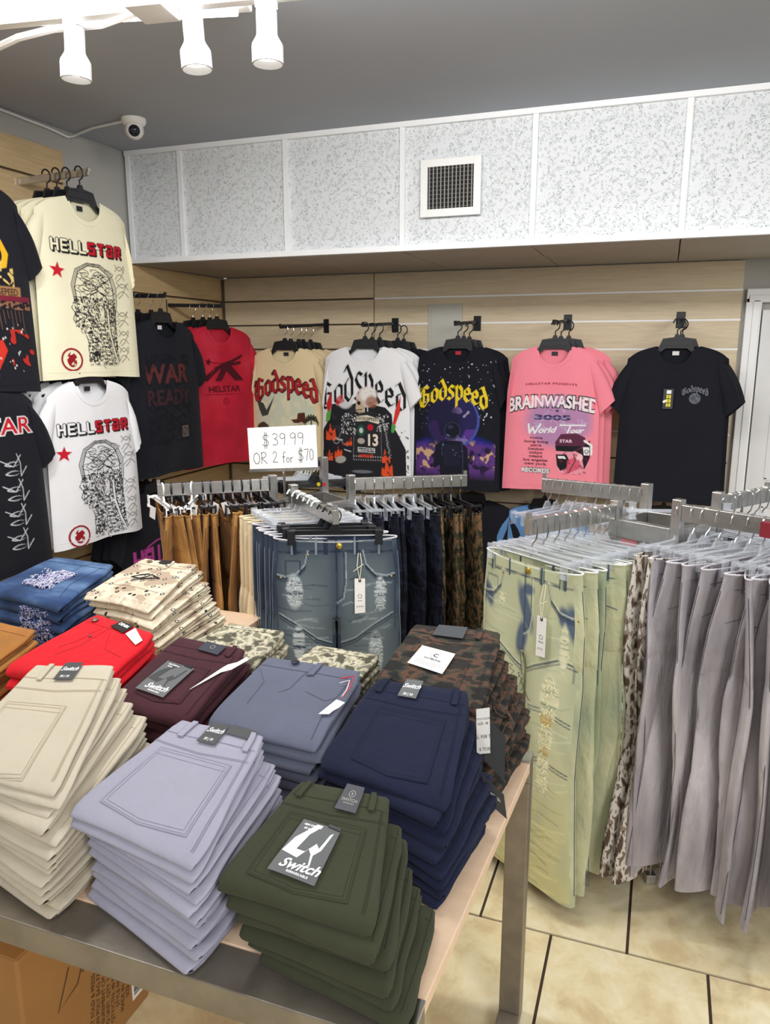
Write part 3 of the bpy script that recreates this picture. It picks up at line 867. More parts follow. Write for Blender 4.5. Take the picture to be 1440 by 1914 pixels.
def slate_top(root, S, F):
    strokes('fly_seam', [[(.50, .86), (.47, .6), (.40, .52)], [(.05, .80), (.2, .62), (.22, .3)], [(.62, .60), (.85, .52), (.93, .60)]], .006, S, .0008, ST_SL, root, step=.03)
    strokes('side_seam', [[(.93, .06), (.9, .4), (.95, .86)]], .006, S, .0008, ST_SL, root, step=.03)
    T = Tuv(F, .30, .95)
    o = MB().lathe([(.001, .0), (.0085, 0), (.009, .002), (.007, .0032), (.001, .0025)], S(.33, .96, .003), n=20).build('button', plain('dark_button', rgb(52, 56, 70), .3, .5), root, smooth=True)
    wrap('belt_loop', [[(.53, .80), (.59, .82), (.60, 1.0), (.55, 1.0)]], S, .002, .0028, C_SLATE, root, g=.05)
    T = Tuv(F, .93, .45, .0)
    wrap('price_tag', [[(-.012, -.03), (.008, -.025), (.022, .02), (.004, .018)]], S, .006, .0006, M_PAPER, root, g=.02, T=T)
    p0 = S(.86, .82, .006); p1 = S(.99, .84, .014); p2 = S(1.0, .7, .012); p3 = S(.98, .56, .008)
    MB().tube([p0, p1, p2, p3], .0014, 5).build('tag_string', plain('red_white_string', rgb(206, 60, 76), .7), root)
    p0 = S(.88, .76, .006); p1 = S(.97, .78, .012); p2 = S(.99, .66, .011)
    MB().tube([p0, p1, p2, p3], .0012, 5).build('tag_string', plain('white_string', rgb(226, 220, 220), .7), root)
stack('chinos', 'slate blue grey', 'pile left of the navy one', [(-.80, 1.165), (-.552, 1.15), (-.552, 1.375), (-.775, 1.375)], .895, .945, 9, C_SLATE, ST_SL, 43, group='slate grey chinos', top_fn=slate_top, amp=.003)
def navy_top(root, S, F):
    back_view(.22, .84, .06, .68, (.12, .88), C_NAVY, ST_NV, words=SWITCH, tagw=.042, tagh=.046, tagcol=M_GREYCARD, tagu=.42)(root, S, F)
NAVY = stack('chinos', 'deep navy blue', 'pile in front of the brown camouflage', [(-.545, 1.14), (-.285, 1.085), (-.312, 1.335), (-.505, 1.33)], .875, .955, 9, C_NAVY, ST_NV, 47, group='navy chinos', top_fn=navy_top, amp=.004, fan=(.008, -.004, 5, -.05), jit=.01)
# tags hanging out of the navy pile
def hang_out_tag(name, label, pts, mat, words, inkm, group=None):
    """thin card given by four corners, with lettering"""
    a, b, c, d = [Vector(p) for p in pts]   # TL TR BR BL
    cen = (a + b + c + d) / 4
    n = (b - a).cross(d - a).normalized()
    if n.y > 0: n = -n
    root = thing(name, label, 'tag', cen, 0, group)
    S = lambda x, y, off: tuple(a + (b - a) * x + (d - a) * y + n * off - cen)
    wrap('card', [[(0, 0), (1, 0), (1, 1), (0, 1)]], S, 0, .0006, mat, root, g=0)
    W_ = (b - a).length; H_ = (d - a).length
    if words:
        tr = join_tris(*[tf(*text_tris(w, s), 1 / W_, -1 / H_, 0, x, y) for w, s, x, y in words])
        wrap('lettering', None, S, .0009, 0, inkm, root, g=0, tris=tr)
    return root
hang_out_tag('price_tag', 'white price tag sticking out of the right side of the navy pile', [(-.288, 1.29, .945), (-.262, 1.285, .955), (-.250, 1.262, .875), (-.280, 1.27, .865)], M_PAPER,
             [('STYLE COLOR', .005, .5, .25), ('SIZE  38', .0065, .5, .36), ('SL 938 T', .009, .5, .66), ('$ 75.00', .008, .62, .93)], M_INKK)
hang_out_tag('hang_card', 'black hang card behind the white price tag on the navy pile', [(-.272, 1.292, .935), (-.232, 1.29, .90), (-.228, 1.275, .845), (-.268, 1.28, .85)], M_DARKCARD, None, M_INKW)
hang_out_tag('hang_card', 'small black hang card low between the navy and brown camouflage piles', [(-.268, 1.262, .83), (-.228, 1.275, .79), (-.222, 1.28, .765), (-.262, 1.27, .775)], M_DARKCARD, [('Switch', .012, .5, .5)], M_INKW)

def red_top(root, S, F):
    strokes('fly_seam', [[(.34, .86), (.30, .55), (.22, .4)], [(.42, .86), (.40, .5), (.30, .28)], [(.5, .8), (.68, .55), (.93, .5)]], .006, S, .0008, ST_RED, root, step=.03)
    wrap('waist_tag', [[(.42, .88), (.66, .84), (.68, 1.0), (.46, 1.0)]], S, .004, .001, M_BLACKP, root, g=.08)
    T = Tuv(F, .56, .93, -.12)
    wrap('tag_lettering', None, S, .0055, 0, M_INKW, root, g=0, tris=tf(*text_tris('DENIM', .014, 0, .0005), 1, 1), T=T)
    wrap('white_label', [[(.70, .84), (.95, .72), (.97, .82), (.73, .97)]], S, .004, .0008, M_PAPER, root, g=.08)
    MB().lathe([(.001, .0), (.0085, 0), (.009, .002), (.007, .0032), (.001, .0025)], S(.14, .90, .003), n=20).build('button', plain('steel_button', rgb(150, 140, 134), .3, .8), root, smooth=True)
    MB().lathe([(.001, .0), (.004, 0), (.004, .0015), (.001, .002)], S(.36, .66, .002), n=14).build('rivet', MATS['steel_button'], root, smooth=True)
stack('jeans', 'bright red', 'pile behind the beige one', [(-1.345, 1.20), (-1.065, 1.17), (-1.075, 1.385), (-1.30, 1.45)], .915, .955, 9, C_RED, ST_RED, 53, group='red jeans', top_fn=red_top, fan=(.006, 0, 3, .02))
stack('chinos', 'tan brown', 'pile at the left picture edge', [(-1.66, 1.17), (-1.395, 1.15), (-1.405, 1.36), (-1.64, 1.38)], .885, .93, 8, C_TAN, ST_TAN, 59, group='tan chinos', amp=.008, jit=.012)

# third row
def camo_top(root, S, F):
    back_view(.12, .78, .02, .52, (.78,), K_WOOD, ST_CAMO)(root, S, F)
    T = Tuv(F, .46, .90, -.03)
    wrap('leather_patch', [[(-.037, -.02), (.037, -.02), (.037, .02), (-.037, .02)]], S, .0045, .0012, plain('grey_leather', rgb(72, 76, 80), .45), root, g=.02, T=T)
    T = Tuv(F, .42, .42, -.12)
    wrap('white_card', [[(-.04, -.035), (.04, -.035), (.04, .035), (-.04, .035)]], S, .0075, .0006, M_PAPER, root, g=.02, T=T)
    wrap('card_lettering', None, S, .0084, 0, M_INKK, root, g=0, tris=join_tris(tf(*text_tris('C', .016, 0, .0004), 1, 1, 0, .004, .008), tf(*text_tris('OUTBLOW', .0068, 0, .0003, 1.2), 1, 1, 0, .002, -.004)), T=T)
    strokes('card_emblem', [[(.004 + .012 * math.cos(a), .0135 + .012 * math.sin(a)) for a in np.linspace(.5, 5.8, 24)], [(-.03, -.014), (.03, -.014)], [(-.03, -.019), (.028, -.019)], [(-.03, -.024), (.02, -.024)]], .0008, S, .0084, plain('grey_print', rgb(120, 120, 124), .6), root, T=T, step=.01)
stack('cargo jeans', 'brown camouflage', 'tall pile at the table far corner', [(-.525, 1.375), (-.292, 1.345), (-.302, 1.585), (-.505, 1.58)], .93, .985, 9, K_WOOD, ST_CAMO, 61, group='brown camouflage jeans', amp=.006, top_fn=camo_top, fan=(.010, .0, 5, -.04), jit=.012)
# frayed threads on the side of the camouflage pile
fr = MB(); rr = random.Random(4)
for k in range(46):
    x = -.262 + rr.uniform(-.02, .02); y = rr.uniform(1.36, 1.57); z = rr.uniform(.76, .93)
    pts = [(x, y, z)]
    for j in range(4):
        pts.append((pts[-1][0] + rr.uniform(-.008, .010), pts[-1][1] + rr.uniform(-.012, .012), pts[-1][2] - rr.uniform(.0, .016)))
    fr.tube(pts, .0009, 4)
tag(fr.build('frayed_threads', plain('brown_thread', rgb(98, 76, 64), .9)), 'loose brown threads fraying from the brown camouflage pile', 'threads', kind='stuff')

stack('cargo trousers', 'digital camouflage', 'low pile behind the maroon one', [(-1.05, 1.44), (-.835, 1.415), (-.835, 1.575), (-1.0, 1.585)], .90, .925, 8, K_DIG, ST_CAMO, 67, group='digital camouflage trousers, left pile', amp=.006)
stack('cargo trousers', 'digital camouflage', 'low pile behind the slate one', [(-.785, 1.42), (-.60, 1.42), (-.59, 1.585), (-.76, 1.585)], .875, .895, 8, K_DIG, ST_CAMO, 71, group='digital camouflage trousers, right pile', amp=.006)
def desert_top(root, S, F):
    strokes('fly_seam', [[(.5, .86), (.48, .6), (.36, .45)], [(.05, .3), (.45, .32), (.9, .28)]], .006, S, .0008, ST_DES, root, step=.03)
    wrap('belt_loop', [[(.53, .80), (.59, .82), (.60, 1.0), (.55, 1.0)]], S, .002, .0028, K_DES, root, g=.05)
    wrap('waist_tag', [[(.36, .92), (.58, .92), (.56, 1.0), (.38, 1.0)]], S, .004, .001, M_BLACKP, root, g=.08)
    MB().lathe([(.001, .0), (.0085, 0), (.009, .002), (.007, .0032), (.001, .0025)], S(.20, .93, .003), n=20).build('button', plain('tan_button', rgb(140, 112, 90), .4, .2), root, smooth=True)
    pts = [S(.5, .62, .006), S(.4, .55, .008), S(.3, .5, .005), S(.46, .5, .004), S(.62, .52, .006), S(.70, .56, .004), S(.55, .60, .007), S(.5, .55, .005), S(.36, .42, .004)]
    MB().tube(pts, .0022, 6).build('drawstring', M_BLACKP, root, smooth=True)
    fr = MB(); r2 = random.Random(8)
    for k in range(40):
        u = r2.uniform(.02, .98); p = S(u, .08, .002); q = (p[0] + r2.uniform(-.01, .01), p[1] - r2.uniform(.006, .02), p[2] - r2.uniform(.0, .03))
        fr.tube([p, ((p[0] + q[0]) / 2, (p[1] + q[1]) / 2 - .004, (p[2] + q[2]) / 2 + .004), q], .0008, 4)
    o = fr.build('frayed_hem', plain('cream_thread', rgb(224, 208, 194), .9), root); o['kind'] = 'stuff'
stack('cargo shorts', 'desert camouflage', 'tall pile behind the red one', [(-1.53, 1.66), (-1.27, 1.625), (-1.30, 1.90), (-1.50, 1.90)], .918, .962, 12, K_DES, ST_DES, 73, group='desert camouflage shorts', amp=.006, top_fn=desert_top, fan=(.014, 0, 5, -.03), jit=.012)

# blue jeans with ripped, thread covered patches
M_RIP = camo('bleached_threads', [rgb(34, 34, 92), rgb(190, 190, 206), rgb(60, 66, 140), rgb(224, 222, 226)], 55, 2.0, stretch=(1.6, 1, 1))
def blue_top(root, S, F):
    wrap('ripped_patch', [[(.30, .22), (.62, .18), (.74, .62), (.46, .66)]], S, .0015, .005, M_RIP, root, g=.05)
    fr = MB(); r2 = random.Random(9)
    for k in range(110):
        u = .3 + .42 * r2.random(); t = .2 + .42 * r2.random()
        p = Vector(S(u, t, .008)); q = p + Vector((r2.uniform(-.008, .008), -r2.uniform(.006, .014), r2.uniform(-.003, .003)))
        fr.tube([p, (p + q) / 2 + Vector((0, 0, .003)), q], .0011, 4)
    o = fr.build('torn_threads', plain('pale_denim_thread', rgb(206, 206, 222), .9), root); o['kind'] = 'stuff'
    strokes('fly_seam', [[(.7, .98), (.62, .85), (.6, .7)], [(.9, .9), (.82, .4), (.9, .1)]], .006, S, .0008, plain('denim_thread', rgb(30, 46, 84), .9), root, step=.03)
ST_BL = st('blue_thread', rgb(28, 44, 84))
BL = stack('jeans', 'faded blue distressed', 'pile at the left behind the red', [(-1.93, 1.70), (-1.59, 1.64), (-1.63, 1.92), (-1.88, 1.92)], .885, .925, 6, C_BLUE, ST_BL, 79, group='blue distressed jeans', amp=.006, top_fn=blue_top)
r2 = random.Random(12)
for k, root in enumerate(reversed(BL)):
    if 1 <= k <= 3:
        fr = MB()
        for j in range(60):
            x = r2.uniform(.0, .11); z = r2.uniform(.006, .036); y = -.135 - r2.uniform(0, .012)
            fr.tube([(x, y + .01, z), (x + r2.uniform(-.006, .006), y - .006, z + .004), (x + r2.uniform(-.01, .01), y - .002, z - r2.uniform(.006, .014))], .0016, 4)
        o = fr.build('torn_threads', M_RIP, root); o['kind'] = 'stuff'

# cardboard box under the table
box = thing('cardboard_box', 'brown cardboard shipping box with black print and barcode under the table', 'box', (-1.37, 1.14, 0))
M_CARD = plain('corrugated_board', rgb(164, 118, 66), .75, var=.06, vscale=6, bump=.06, bscale=12)
bw, bd, bh = .50, .375, .424
MB().box((0, 0, bh / 2 - .001), (bw, bd, bh - .002)).build('carton', M_CARD, box, bevel=.006)
MB().box((0, -bd / 4 - .001, bh + .001), (bw - .004, bd / 2 - .004, .004)).build('flap', M_CARD, box)
MB().box((0, bd / 4 + .001, bh + .001), (bw - .004, bd / 2 - .004, .004)).build('flap', M_CARD, box)
M_TAPE = plain('clear_packing_tape', rgb(190, 160, 110), .15, alpha=.5)
MB().box((0, 0, bh + .0035), (bw + .002, .05, .001)).box((bw / 2 + .0008, 0, bh - .03), (.001, .05, .06)).build('tape', M_TAPE, box)
SB = lambda x, y, off: (bw / 2 + .0012 + off, x, y)
lines = ['SHIP DIRECT FOLD & PRESS', 'DESCRIPTION POLY BAG PACK', 'MEASUREMENT CM', 'PO UNIT: QTY 12', 'QTY/CTN: 40 PCS', 'STYLE NO', 'MADE IN CHINA', 'SIZE: ASST']
trs = []
for k, ln in enumerate(lines):
    trs.append(tf(*text_tris(ln, .017), 1, 1, math.pi / 2 - .12, .0 + k * .017, .12 - .002 * k))
trs.append(tf(*text_tris('SPM', .02), 1, 1, math.pi / 2 - .12, -.045, .10)); trs.append(tf(*text_tris('SPM', .02), 1, 1, math.pi / 2 - .12, -.01, .27))
for t_ in trs: wrap('printed_lettering', None, SB, .0002, 0, plain('box_print', rgb(70, 50, 34), .8), box, g=0, tris=t_)
strokes('crease_line', [[(-.06, .3), (-.10, .22), (-.04, .24), (.02, .36)]], .003, SB, .0003, MATS['box_print'], box, step=.05)
wrap('barcode_label', [[(.125, .04), (.165, .04), (.165, .20), (.125, .20)]], SB, .0002, .0003, M_PAPER, box, g=0)
bars = []; r2 = random.Random(3); y = .05
while y < .19:
    wdt = r2.choice((.0015, .003, .0045)); bars.append([(.132, y), (.158, y), (.158, y + wdt), (.132, y + wdt)]); y += wdt + r2.choice((.0015, .003))
wrap('barcode_bars', bars, SB, .0008, 0, M_INKK, box, g=0)
# ---------------------------------------------------------------- flat prints on shirts and trousers
class Canvas:
    """small raster in centimetres; becomes vertex colours of a fine cloth patch"""
    def __init__(s, x0, x1, z0, z1, base, px=.26, ss=2):
        s.x0, s.x1, s.z0, s.z1 = x0, x1, z0, z1
        s.px = px; s.ss = ss
        s.nx = int((x1 - x0) / px) + 1; s.nz = int((z1 - z0) / px) + 1
        xs_ = x0 + (np.arange(s.nx * ss) + .5) * px / ss - px / 2
        zs_ = z1 - (np.arange(s.nz * ss) + .5) * px / ss + px / 2
        s.X, s.Z = np.meshgrid(xs_, zs_)
        s.c = np.zeros(s.X.shape + (3,)); s.c[:] = base[:3]
        s.a = np.zeros(s.X.shape)
        s.base = base
        s.rnd = random.Random(5)
    def put(s, mask, col, al=1.0):
        m = np.clip(mask * al, 0, 1)
        s.c = s.c * (1 - m[..., None]) + np.array(col[:3]) * m[..., None]
        s.a = np.maximum(s.a, (m > .02) * 1.0)
    def _bb(s, x0, x1, z0, z1):
        d = s.px / s.ss
        j0 = max(0, int((x0 - s.x0) / d) - 1); j1 = min(s.X.shape[1], int((x1 - s.x0) / d) + 3)
        i0 = max(0, int((s.z1 - z1) / d) - 1); i1 = min(s.X.shape[0], int((s.z1 - z0) / d) + 3)
        return i0, i1, j0, j1
    def _local(s, bb, m, col, al):
        i0, i1, j0, j1 = bb
        m = np.clip(m * al, 0, 1)
        s.c[i0:i1, j0:j1] = s.c[i0:i1, j0:j1] * (1 - m[..., None]) + np.array(col[:3]) * m[..., None]
        s.a[i0:i1, j0:j1] = np.maximum(s.a[i0:i1, j0:j1], (m > .02) * 1.0)
    def poly(s, pts, col, al=1.0):
        P_ = np.array(pts, float)
        bb = s._bb(P_[:, 0].min(), P_[:, 0].max(), P_[:, 1].min(), P_[:, 1].max())
        i0, i1, j0, j1 = bb
        if i1 <= i0 or j1 <= j0: return s
        X = s.X[i0:i1, j0:j1]; Z = s.Z[i0:i1, j0:j1]
        ins = np.zeros(X.shape, bool); n = len(P_)
        for k in range(n):
            xa, za = P_[k]; xb, zb = P_[(k + 1) % n]
            if za == zb: continue
            cond = ((za > Z) != (zb > Z)) & (X < (xb - xa) * (Z - za) / (zb - za) + xa)
            ins ^= cond
        s._local(bb, ins * 1.0, col, al)
        return s
    def line(s, pts, wd, col, al=1.0, taper=False):
        n = len(pts) - 1
        for k in range(n):
            (xa, za), (xb, zb) = pts[k], pts[k + 1]
            w0 = wd * (1 - k / n) + .05 if taper else wd
            r = w0 / 2
            bb = s._bb(min(xa, xb) - r, max(xa, xb) + r, min(za, zb) - r, max(za, zb) + r)
            i0, i1, j0, j1 = bb
            if i1 <= i0 or j1 <= j0: continue
            X = s.X[i0:i1, j0:j1]; Z = s.Z[i0:i1, j0:j1]
            dx, dz_ = xb - xa, zb - za; L2 = dx * dx + dz_ * dz_ + 1e-9
            t = np.clip(((X - xa) * dx + (Z - za) * dz_) / L2, 0, 1)
            d = np.hypot(X - xa - t * dx, Z - za - t * dz_)
            s._local(bb, (d < r) * 1.0, col, al)
        return s
    def ell(s, cx, cz, rx, rz, col, al=1.0, soft=0.0, rot=0.0):
        R_ = max(rx, rz) * (1 + soft)
        bb = s._bb(cx - R_, cx + R_, cz - R_, cz + R_)
        i0, i1, j0, j1 = bb
        if i1 <= i0 or j1 <= j0: return s
        X = s.X[i0:i1, j0:j1] - cx; Z = s.Z[i0:i1, j0:j1] - cz
        c, sn = math.cos(rot), math.sin(rot)
        q = np.sqrt(((X * c + Z * sn) / rx) ** 2 + ((-X * sn + Z * c) / rz) ** 2)
        m = np.clip((1 + soft - q) / soft, 0, 1) if soft else (q < 1) * 1.0
        s._local(bb, m, col, al)
        return s
    def ring(s, cx, cz, r, wd, col, al=1.0, rx=1.0):
        a = np.linspace(0, 2 * math.pi, 30)
        return s.line([(cx + r * rx * math.cos(t), cz + r * math.sin(t)) for t in a], wd, col, al)
    def text(s, txt, size, cx, cz, col, al=1.0, sx=1.0, sy=1.0, bold=0.0, rot=0.0, arc=0.0, outline=None, ow=.35, shear=0.0, space=1.0, wav=None):
        V, F = text_tris(txt, 1.0, shear, bold, space)
        P_ = []
        c, sn = math.cos(rot), math.sin(rot)
        for x, y in V:
            x = x * size * sx; y = y * size * sy
            y = y - arc * x * x
            if wav: y = y * wav(x)
            P_.append((cx + x * c - y * sn, cz + x * sn + y * c))
        if outline is not None:
            for f in F:
                for k in range(3):
                    a, b = P_[f[k]], P_[f[(k + 1) % 3]]
                    if math.hypot(a[0] - b[0], a[1] - b[1]) < size * .5: s.line([a, b], ow * 2, outline)
        for f in F: s.poly([P_[i] for i in f], col, al)
        return s
    def nib(s, pts, wd, ang, col, al=1.0):
        nx, nz = math.cos(ang) * wd / 2, math.sin(ang) * wd / 2
        for (xa, za), (xb, zb) in zip(pts[:-1], pts[1:]):
            quad = [(xa - nx, za - nz), (xb - nx, zb - nz), (xb + nx, zb + nz), (xa + nx, za + nz)]
            s.poly(quad, col, al)
            s.line([(xa - nx, za - nz), (xa + nx, za + nz)], wd * .16, col, al)
            s.line([(xb - nx, zb - nz), (xb + nx, zb + nz)], wd * .16, col, al)
        return s
    def noise(s, seed, fx, fz, thr, col, al=1.0, clip=None):
        n = sum(a * np.sin(p + x * s.X * fx + z * s.Z * fz + 1.6 * np.sin(q + s.Z * fx * .7 + s.X * z * fz)) for a, p, x, z, q in
                [(random.Random(seed + k).uniform(.5, 1), random.Random(seed * 3 + k).uniform(0, 6), random.Random(seed * 5 + k).uniform(-1, 1), random.Random(seed * 7 + k).uniform(-1, 1), k) for k in range(7)])
        m = (n > thr) * 1.0
        if clip is not None: m = m * clip
        s.put(m, col, al)
        return s
    def dots(s, n, r0, r1, col, box, seed=1, al=1.0):
        r = random.Random(seed)
        for _ in range(n):
            s.ell(r.uniform(box[0], box[1]), r.uniform(box[2], box[3]), *( [r.uniform(r0, r1)] * 2), col, al)
        return s
    def patch(s, name, S, parent, off=.0014, extra=None, keep=None):
        kx, kz = getattr(s, 'k', (1, 1))
        ss = s.ss
        C = s.c.reshape(s.nz, ss, s.nx, ss, 3).mean((1, 3)); A = s.a.reshape(s.nz, ss, s.nx, ss).max((1, 3))
        A2 = np.zeros_like(A)
        for di in (-1, 0, 1):
            for dj in (-1, 0, 1):
                A2 = np.maximum(A2, np.roll(np.roll(A, di, 0), dj, 1))
        if keep is not None: A2 = np.ones_like(A2)
        xs_ = (s.x0 + np.arange(s.nx) * s.px) / 100 * kx; zs_ = (s.z1 - np.arange(s.nz) * s.px) / 100 * kz
        X, Z = np.meshgrid(xs_, zs_)
        Y, ok = S(X, Z, off)
        A2 = A2 * ok
        V = np.stack([X, Y, Z], -1).reshape(-1, 3)
        idx = np.arange(s.nx * s.nz).reshape(s.nz, s.nx)
        q = np.stack([idx[:-1, :-1], idx[1:, :-1], idx[1:, 1:], idx[:-1, 1:]], -1).reshape(-1, 4)
        al = A2.reshape(-1) > 0
        q = q[al[q].all(1)]
        used = np.unique(q); remap = -np.ones(len(V), int); remap[used] = np.arange(len(used))
        V = V[used]; q = remap[q]; Cc = C.reshape(-1, 3)[used]
        me = bpy.data.meshes.new(name)
        me.vertices.add(len(V)); me.vertices.foreach_set('co', V.astype(np.float32).ravel())
        me.loops.add(len(q) * 4); me.loops.foreach_set('vertex_index', q.astype(np.int32).ravel())
        me.polygons.add(len(q)); me.polygons.foreach_set('loop_start', np.arange(0, len(q) * 4, 4, dtype=np.int32))
        me.polygons.foreach_set('use_smooth', [True] * len(q))
        me.update(calc_edges=True)
        at = me.color_attributes.new('ink', 'FLOAT_COLOR', 'POINT')
        at.data.foreach_set('color', np.concatenate([Cc, np.ones((len(Cc), 1))], 1).astype(np.float32).ravel())
        me.materials.append(INK)
        return link_mesh(name, me, None, parent)

# blackletter alphabet written with a broad nib (unit x-height 1)
BL_ = {
 'G': (1.25, [[(1.0, 1.25), (.62, 1.5), (.25, 1.2), (.12, .6), (.3, .12), (.65, -.05), (1.0, .2), (1.0, .75), (.7, .85)], [(.55, 1.3), (.5, .2)], [(-.1, 1.35), (.2, 1.5)]]),
 'o': (.85, [[(.42, 1.0), (.14, .82), (.14, .2), (.42, -.02), (.68, .2), (.68, .8), (.42, 1.0)]]),
 'd': (.85, [[(.42, .95), (.14, .8), (.14, .2), (.42, -.02), (.68, .2), (.68, .85), (.3, 1.55)], [(.3, 1.55), (.1, 1.4)]]),
 's': (.75, [[(.62, .92), (.35, 1.02), (.14, .8), (.3, .58), (.55, .42), (.6, .15), (.32, -.02), (.08, .1)]]),
 'p': (.9, [[(.06, .9), (.2, 1.02), (.2, -.55)], [(.2, .85), (.48, 1.02), (.7, .8), (.7, .2), (.45, -.02), (.2, .12)]]),
 'e': (.78, [[(.2, .5), (.58, .62), (.56, .86), (.36, 1.02), (.12, .8), (.12, .2), (.38, -.02), (.64, .16)]]),
}
def blackletter(cv, word, size, cx, cz, col, wd=.26, sy=1.0, arc=0.0, outline=None, ow=.5, tall=None, al=1.0):
    tot = sum(BL_[ch][0] for ch in word)
    for ps in ((outline, ow), (col, 0)):
        if ps[0] is None: continue
        x = -tot / 2
        for ch in word:
            adv, sts = BL_[ch]
            for stt in sts:
                pts = []
                for px_, py_ in stt:
                    X = (x + px_) * size; Y = py_ * size * sy
                    if tall: Y *= tall(X)
                    pts.append((cx + X, cz + Y - arc * X * X))
                if ps[1]: cv.line(pts, wd * size * .75 + ps[1], ps[0])
                cv.nib(pts, wd * size + ps[1], math.radians(42), ps[0], al)
            x += adv

# ---------------------------------------------------------------- T-shirts
class Shirt:
    """hanging T-shirt, x across, z down from the shoulder line, front towards -y"""
    def __init__(s, W=.50, L=.75, seed=1, sw=None, T0=.026, wr=.013, sleeve=(1, 1), NW=.092):
        s.W, s.L, s.sw = W, L, sw or W / 2 - .025
        s.nw = NW; s.T0 = T0; s.wr = wr; s.w = Wob(seed, 5, (3, 11)); s.sl = sleeve; s.seed = seed
        s.tw = Wob(seed + 50, 3, (2, 5))
    def ztop(s, x, back=False):
        ax = np.abs(x)
        out = -(ax - s.nw) * .26 - .028 * np.clip((ax - s.nw) / (s.sw - s.nw), 0, 1.3) ** 4
        dip = .014 if back else .092
        inn = -dip * np.sqrt(np.clip(1 - (ax / s.nw) ** 2, 0, 1))
        return np.where(ax > s.nw, out, inn)
    def hw(s, z):
        k = np.clip((-z - .04) / .2, 0, 1)
        return s.sw + (s.W / 2 - s.sw) * k + .012 * np.clip((-z - .25) / .5, 0, 1)
    def depth(s, x, z, back=False):
        h = s.hw(z)
        e = np.clip(1 - np.clip(np.abs(x) / (h + 1e-6), 0, 1) ** 5, 0, 1)
        zt = s.ztop(x, back)
        up = np.clip((np.maximum(zt, -.0) - z + .004) / .07, 0, 1)
        up = np.sqrt(np.clip(1 - (1 - np.clip((0.006 + -(z) - np.clip(np.abs(x) - s.nw, 0, 1) * .26) / .07, 0, 1)) ** 2, 0, 1))
        lowr = np.clip(-z / s.L, 0, 1)
        fold = s.wr * (s.w(x * 2.2, z * .5)) * (.35 + 1.1 * lowr) * e
        fold = fold + .0022 * s.tw(x * 5.0, z * 6.0) * e
        return s.T0 * e * up * (1 + .2 * lowr) + fold * up
    def S(s, X, Z, off):
        """front face for arrays: depth and validity"""
        y = -s.depth(X, Z) - off
        ok = (np.abs(X) < s.hw(Z) - .006) & (Z < s.ztop(X) - .006) & (Z > -s.L)
        return y, ok
    def S3(s, x, z, off):
        return (x, float(-s.depth(np.float64(x), np.float64(z))) - off, z)
    def mesh(s):
        nu, nv = 45, 34
        sv = np.linspace(-1, 1, nu); sv = np.sign(sv) * np.abs(sv) ** .85
        # make sure neck corners are on columns
        parts = []
        vv = np.linspace(0, 1, nv)
        hem = lambda x: -s.L + .006 * np.cos(x * 9) + .004 * s.w(x * 4, 9)
        for back in (False, True):
            Pm = np.zeros((nv, nu, 3))
            for i, v in enumerate(vv):
                x0 = sv * s.sw
                zt = s.ztop(x0, back)
                z = zt * (1 - v) + hem(x0) * v
                x = sv * s.hw(z)
                zt2 = s.ztop(np.clip(x, -s.sw, s.sw), back)
                z = zt2 * (1 - v) + hem(x) * v
                d = s.depth(x, z, back)
                Pm[i, :, 0] = x; Pm[i, :, 1] = (d * .8 + .001) if back else -d; Pm[i, :, 2] = z
            v_, f_ = grid_mesh('', Pm)
            parts.append((v_, f_))
        for sg, op in ((-1, s.sl[0]), (1, s.sl[1])):
            rings = []
            for k in range(9):
                t = k / 8
                ox = s.sw - .03 + (.03 + .098 * op) * t ** .95 + .012 * math.sin(math.pi * t) * op; oz = float(s.ztop(np.float64(s.sw - .03))) - .010 - (.25 - .02 * op) * t + .010 * math.sin(math.pi * t)
                ix = s.W / 2 - .035 + (.035 + .002 * op) * t; iz = -.205 - .145 * t
                mx, mz = (ox + ix) / 2, (oz + iz) / 2; hx, hz = (ox - ix) / 2, (oz - iz) / 2
                th = .016 + .010 * math.sin(math.pi * min(1, t * 1.1)) + .004
                r = []
                for a in np.linspace(0, 2 * math.pi, 20, endpoint=False):
                    ca = math.copysign(abs(math.cos(a)) ** .8, math.cos(a))
                    wv = .005 * s.w(a * 1.2, t * 2 + sg)
                    r.append((sg * (mx + hx * ca), .003 - math.sin(a) * th + wv * t, mz + hz * ca))
                rings.append(r)
            v_, f_ = grid_mesh('', np.array(rings), close_u=True)
            parts.append((v_, f_))
        return mesh_from('shirt_cloth', parts)

def collar(S_, mat, root):
    pts = [(x, float(S_.ztop(np.float64(x))) - .009) for x in np.linspace(-S_.nw + .001, S_.nw - .001, 22)]
    wrap('collar', None, lambda x, z, off: S_.S3(x, z, off), .0004, .0016, mat, root, g=0, tris=ribbon([pts], .019, .02))
    hem = [(-S_.W / 2 + .01, -S_.L + .028), (0, -S_.L + .026), (S_.W / 2 - .01, -S_.L + .028)]
    strokes('hem_stitching', [hem], .0014, lambda x, z, off: S_.S3(x, z, off), .0016, mat, root, step=.02)

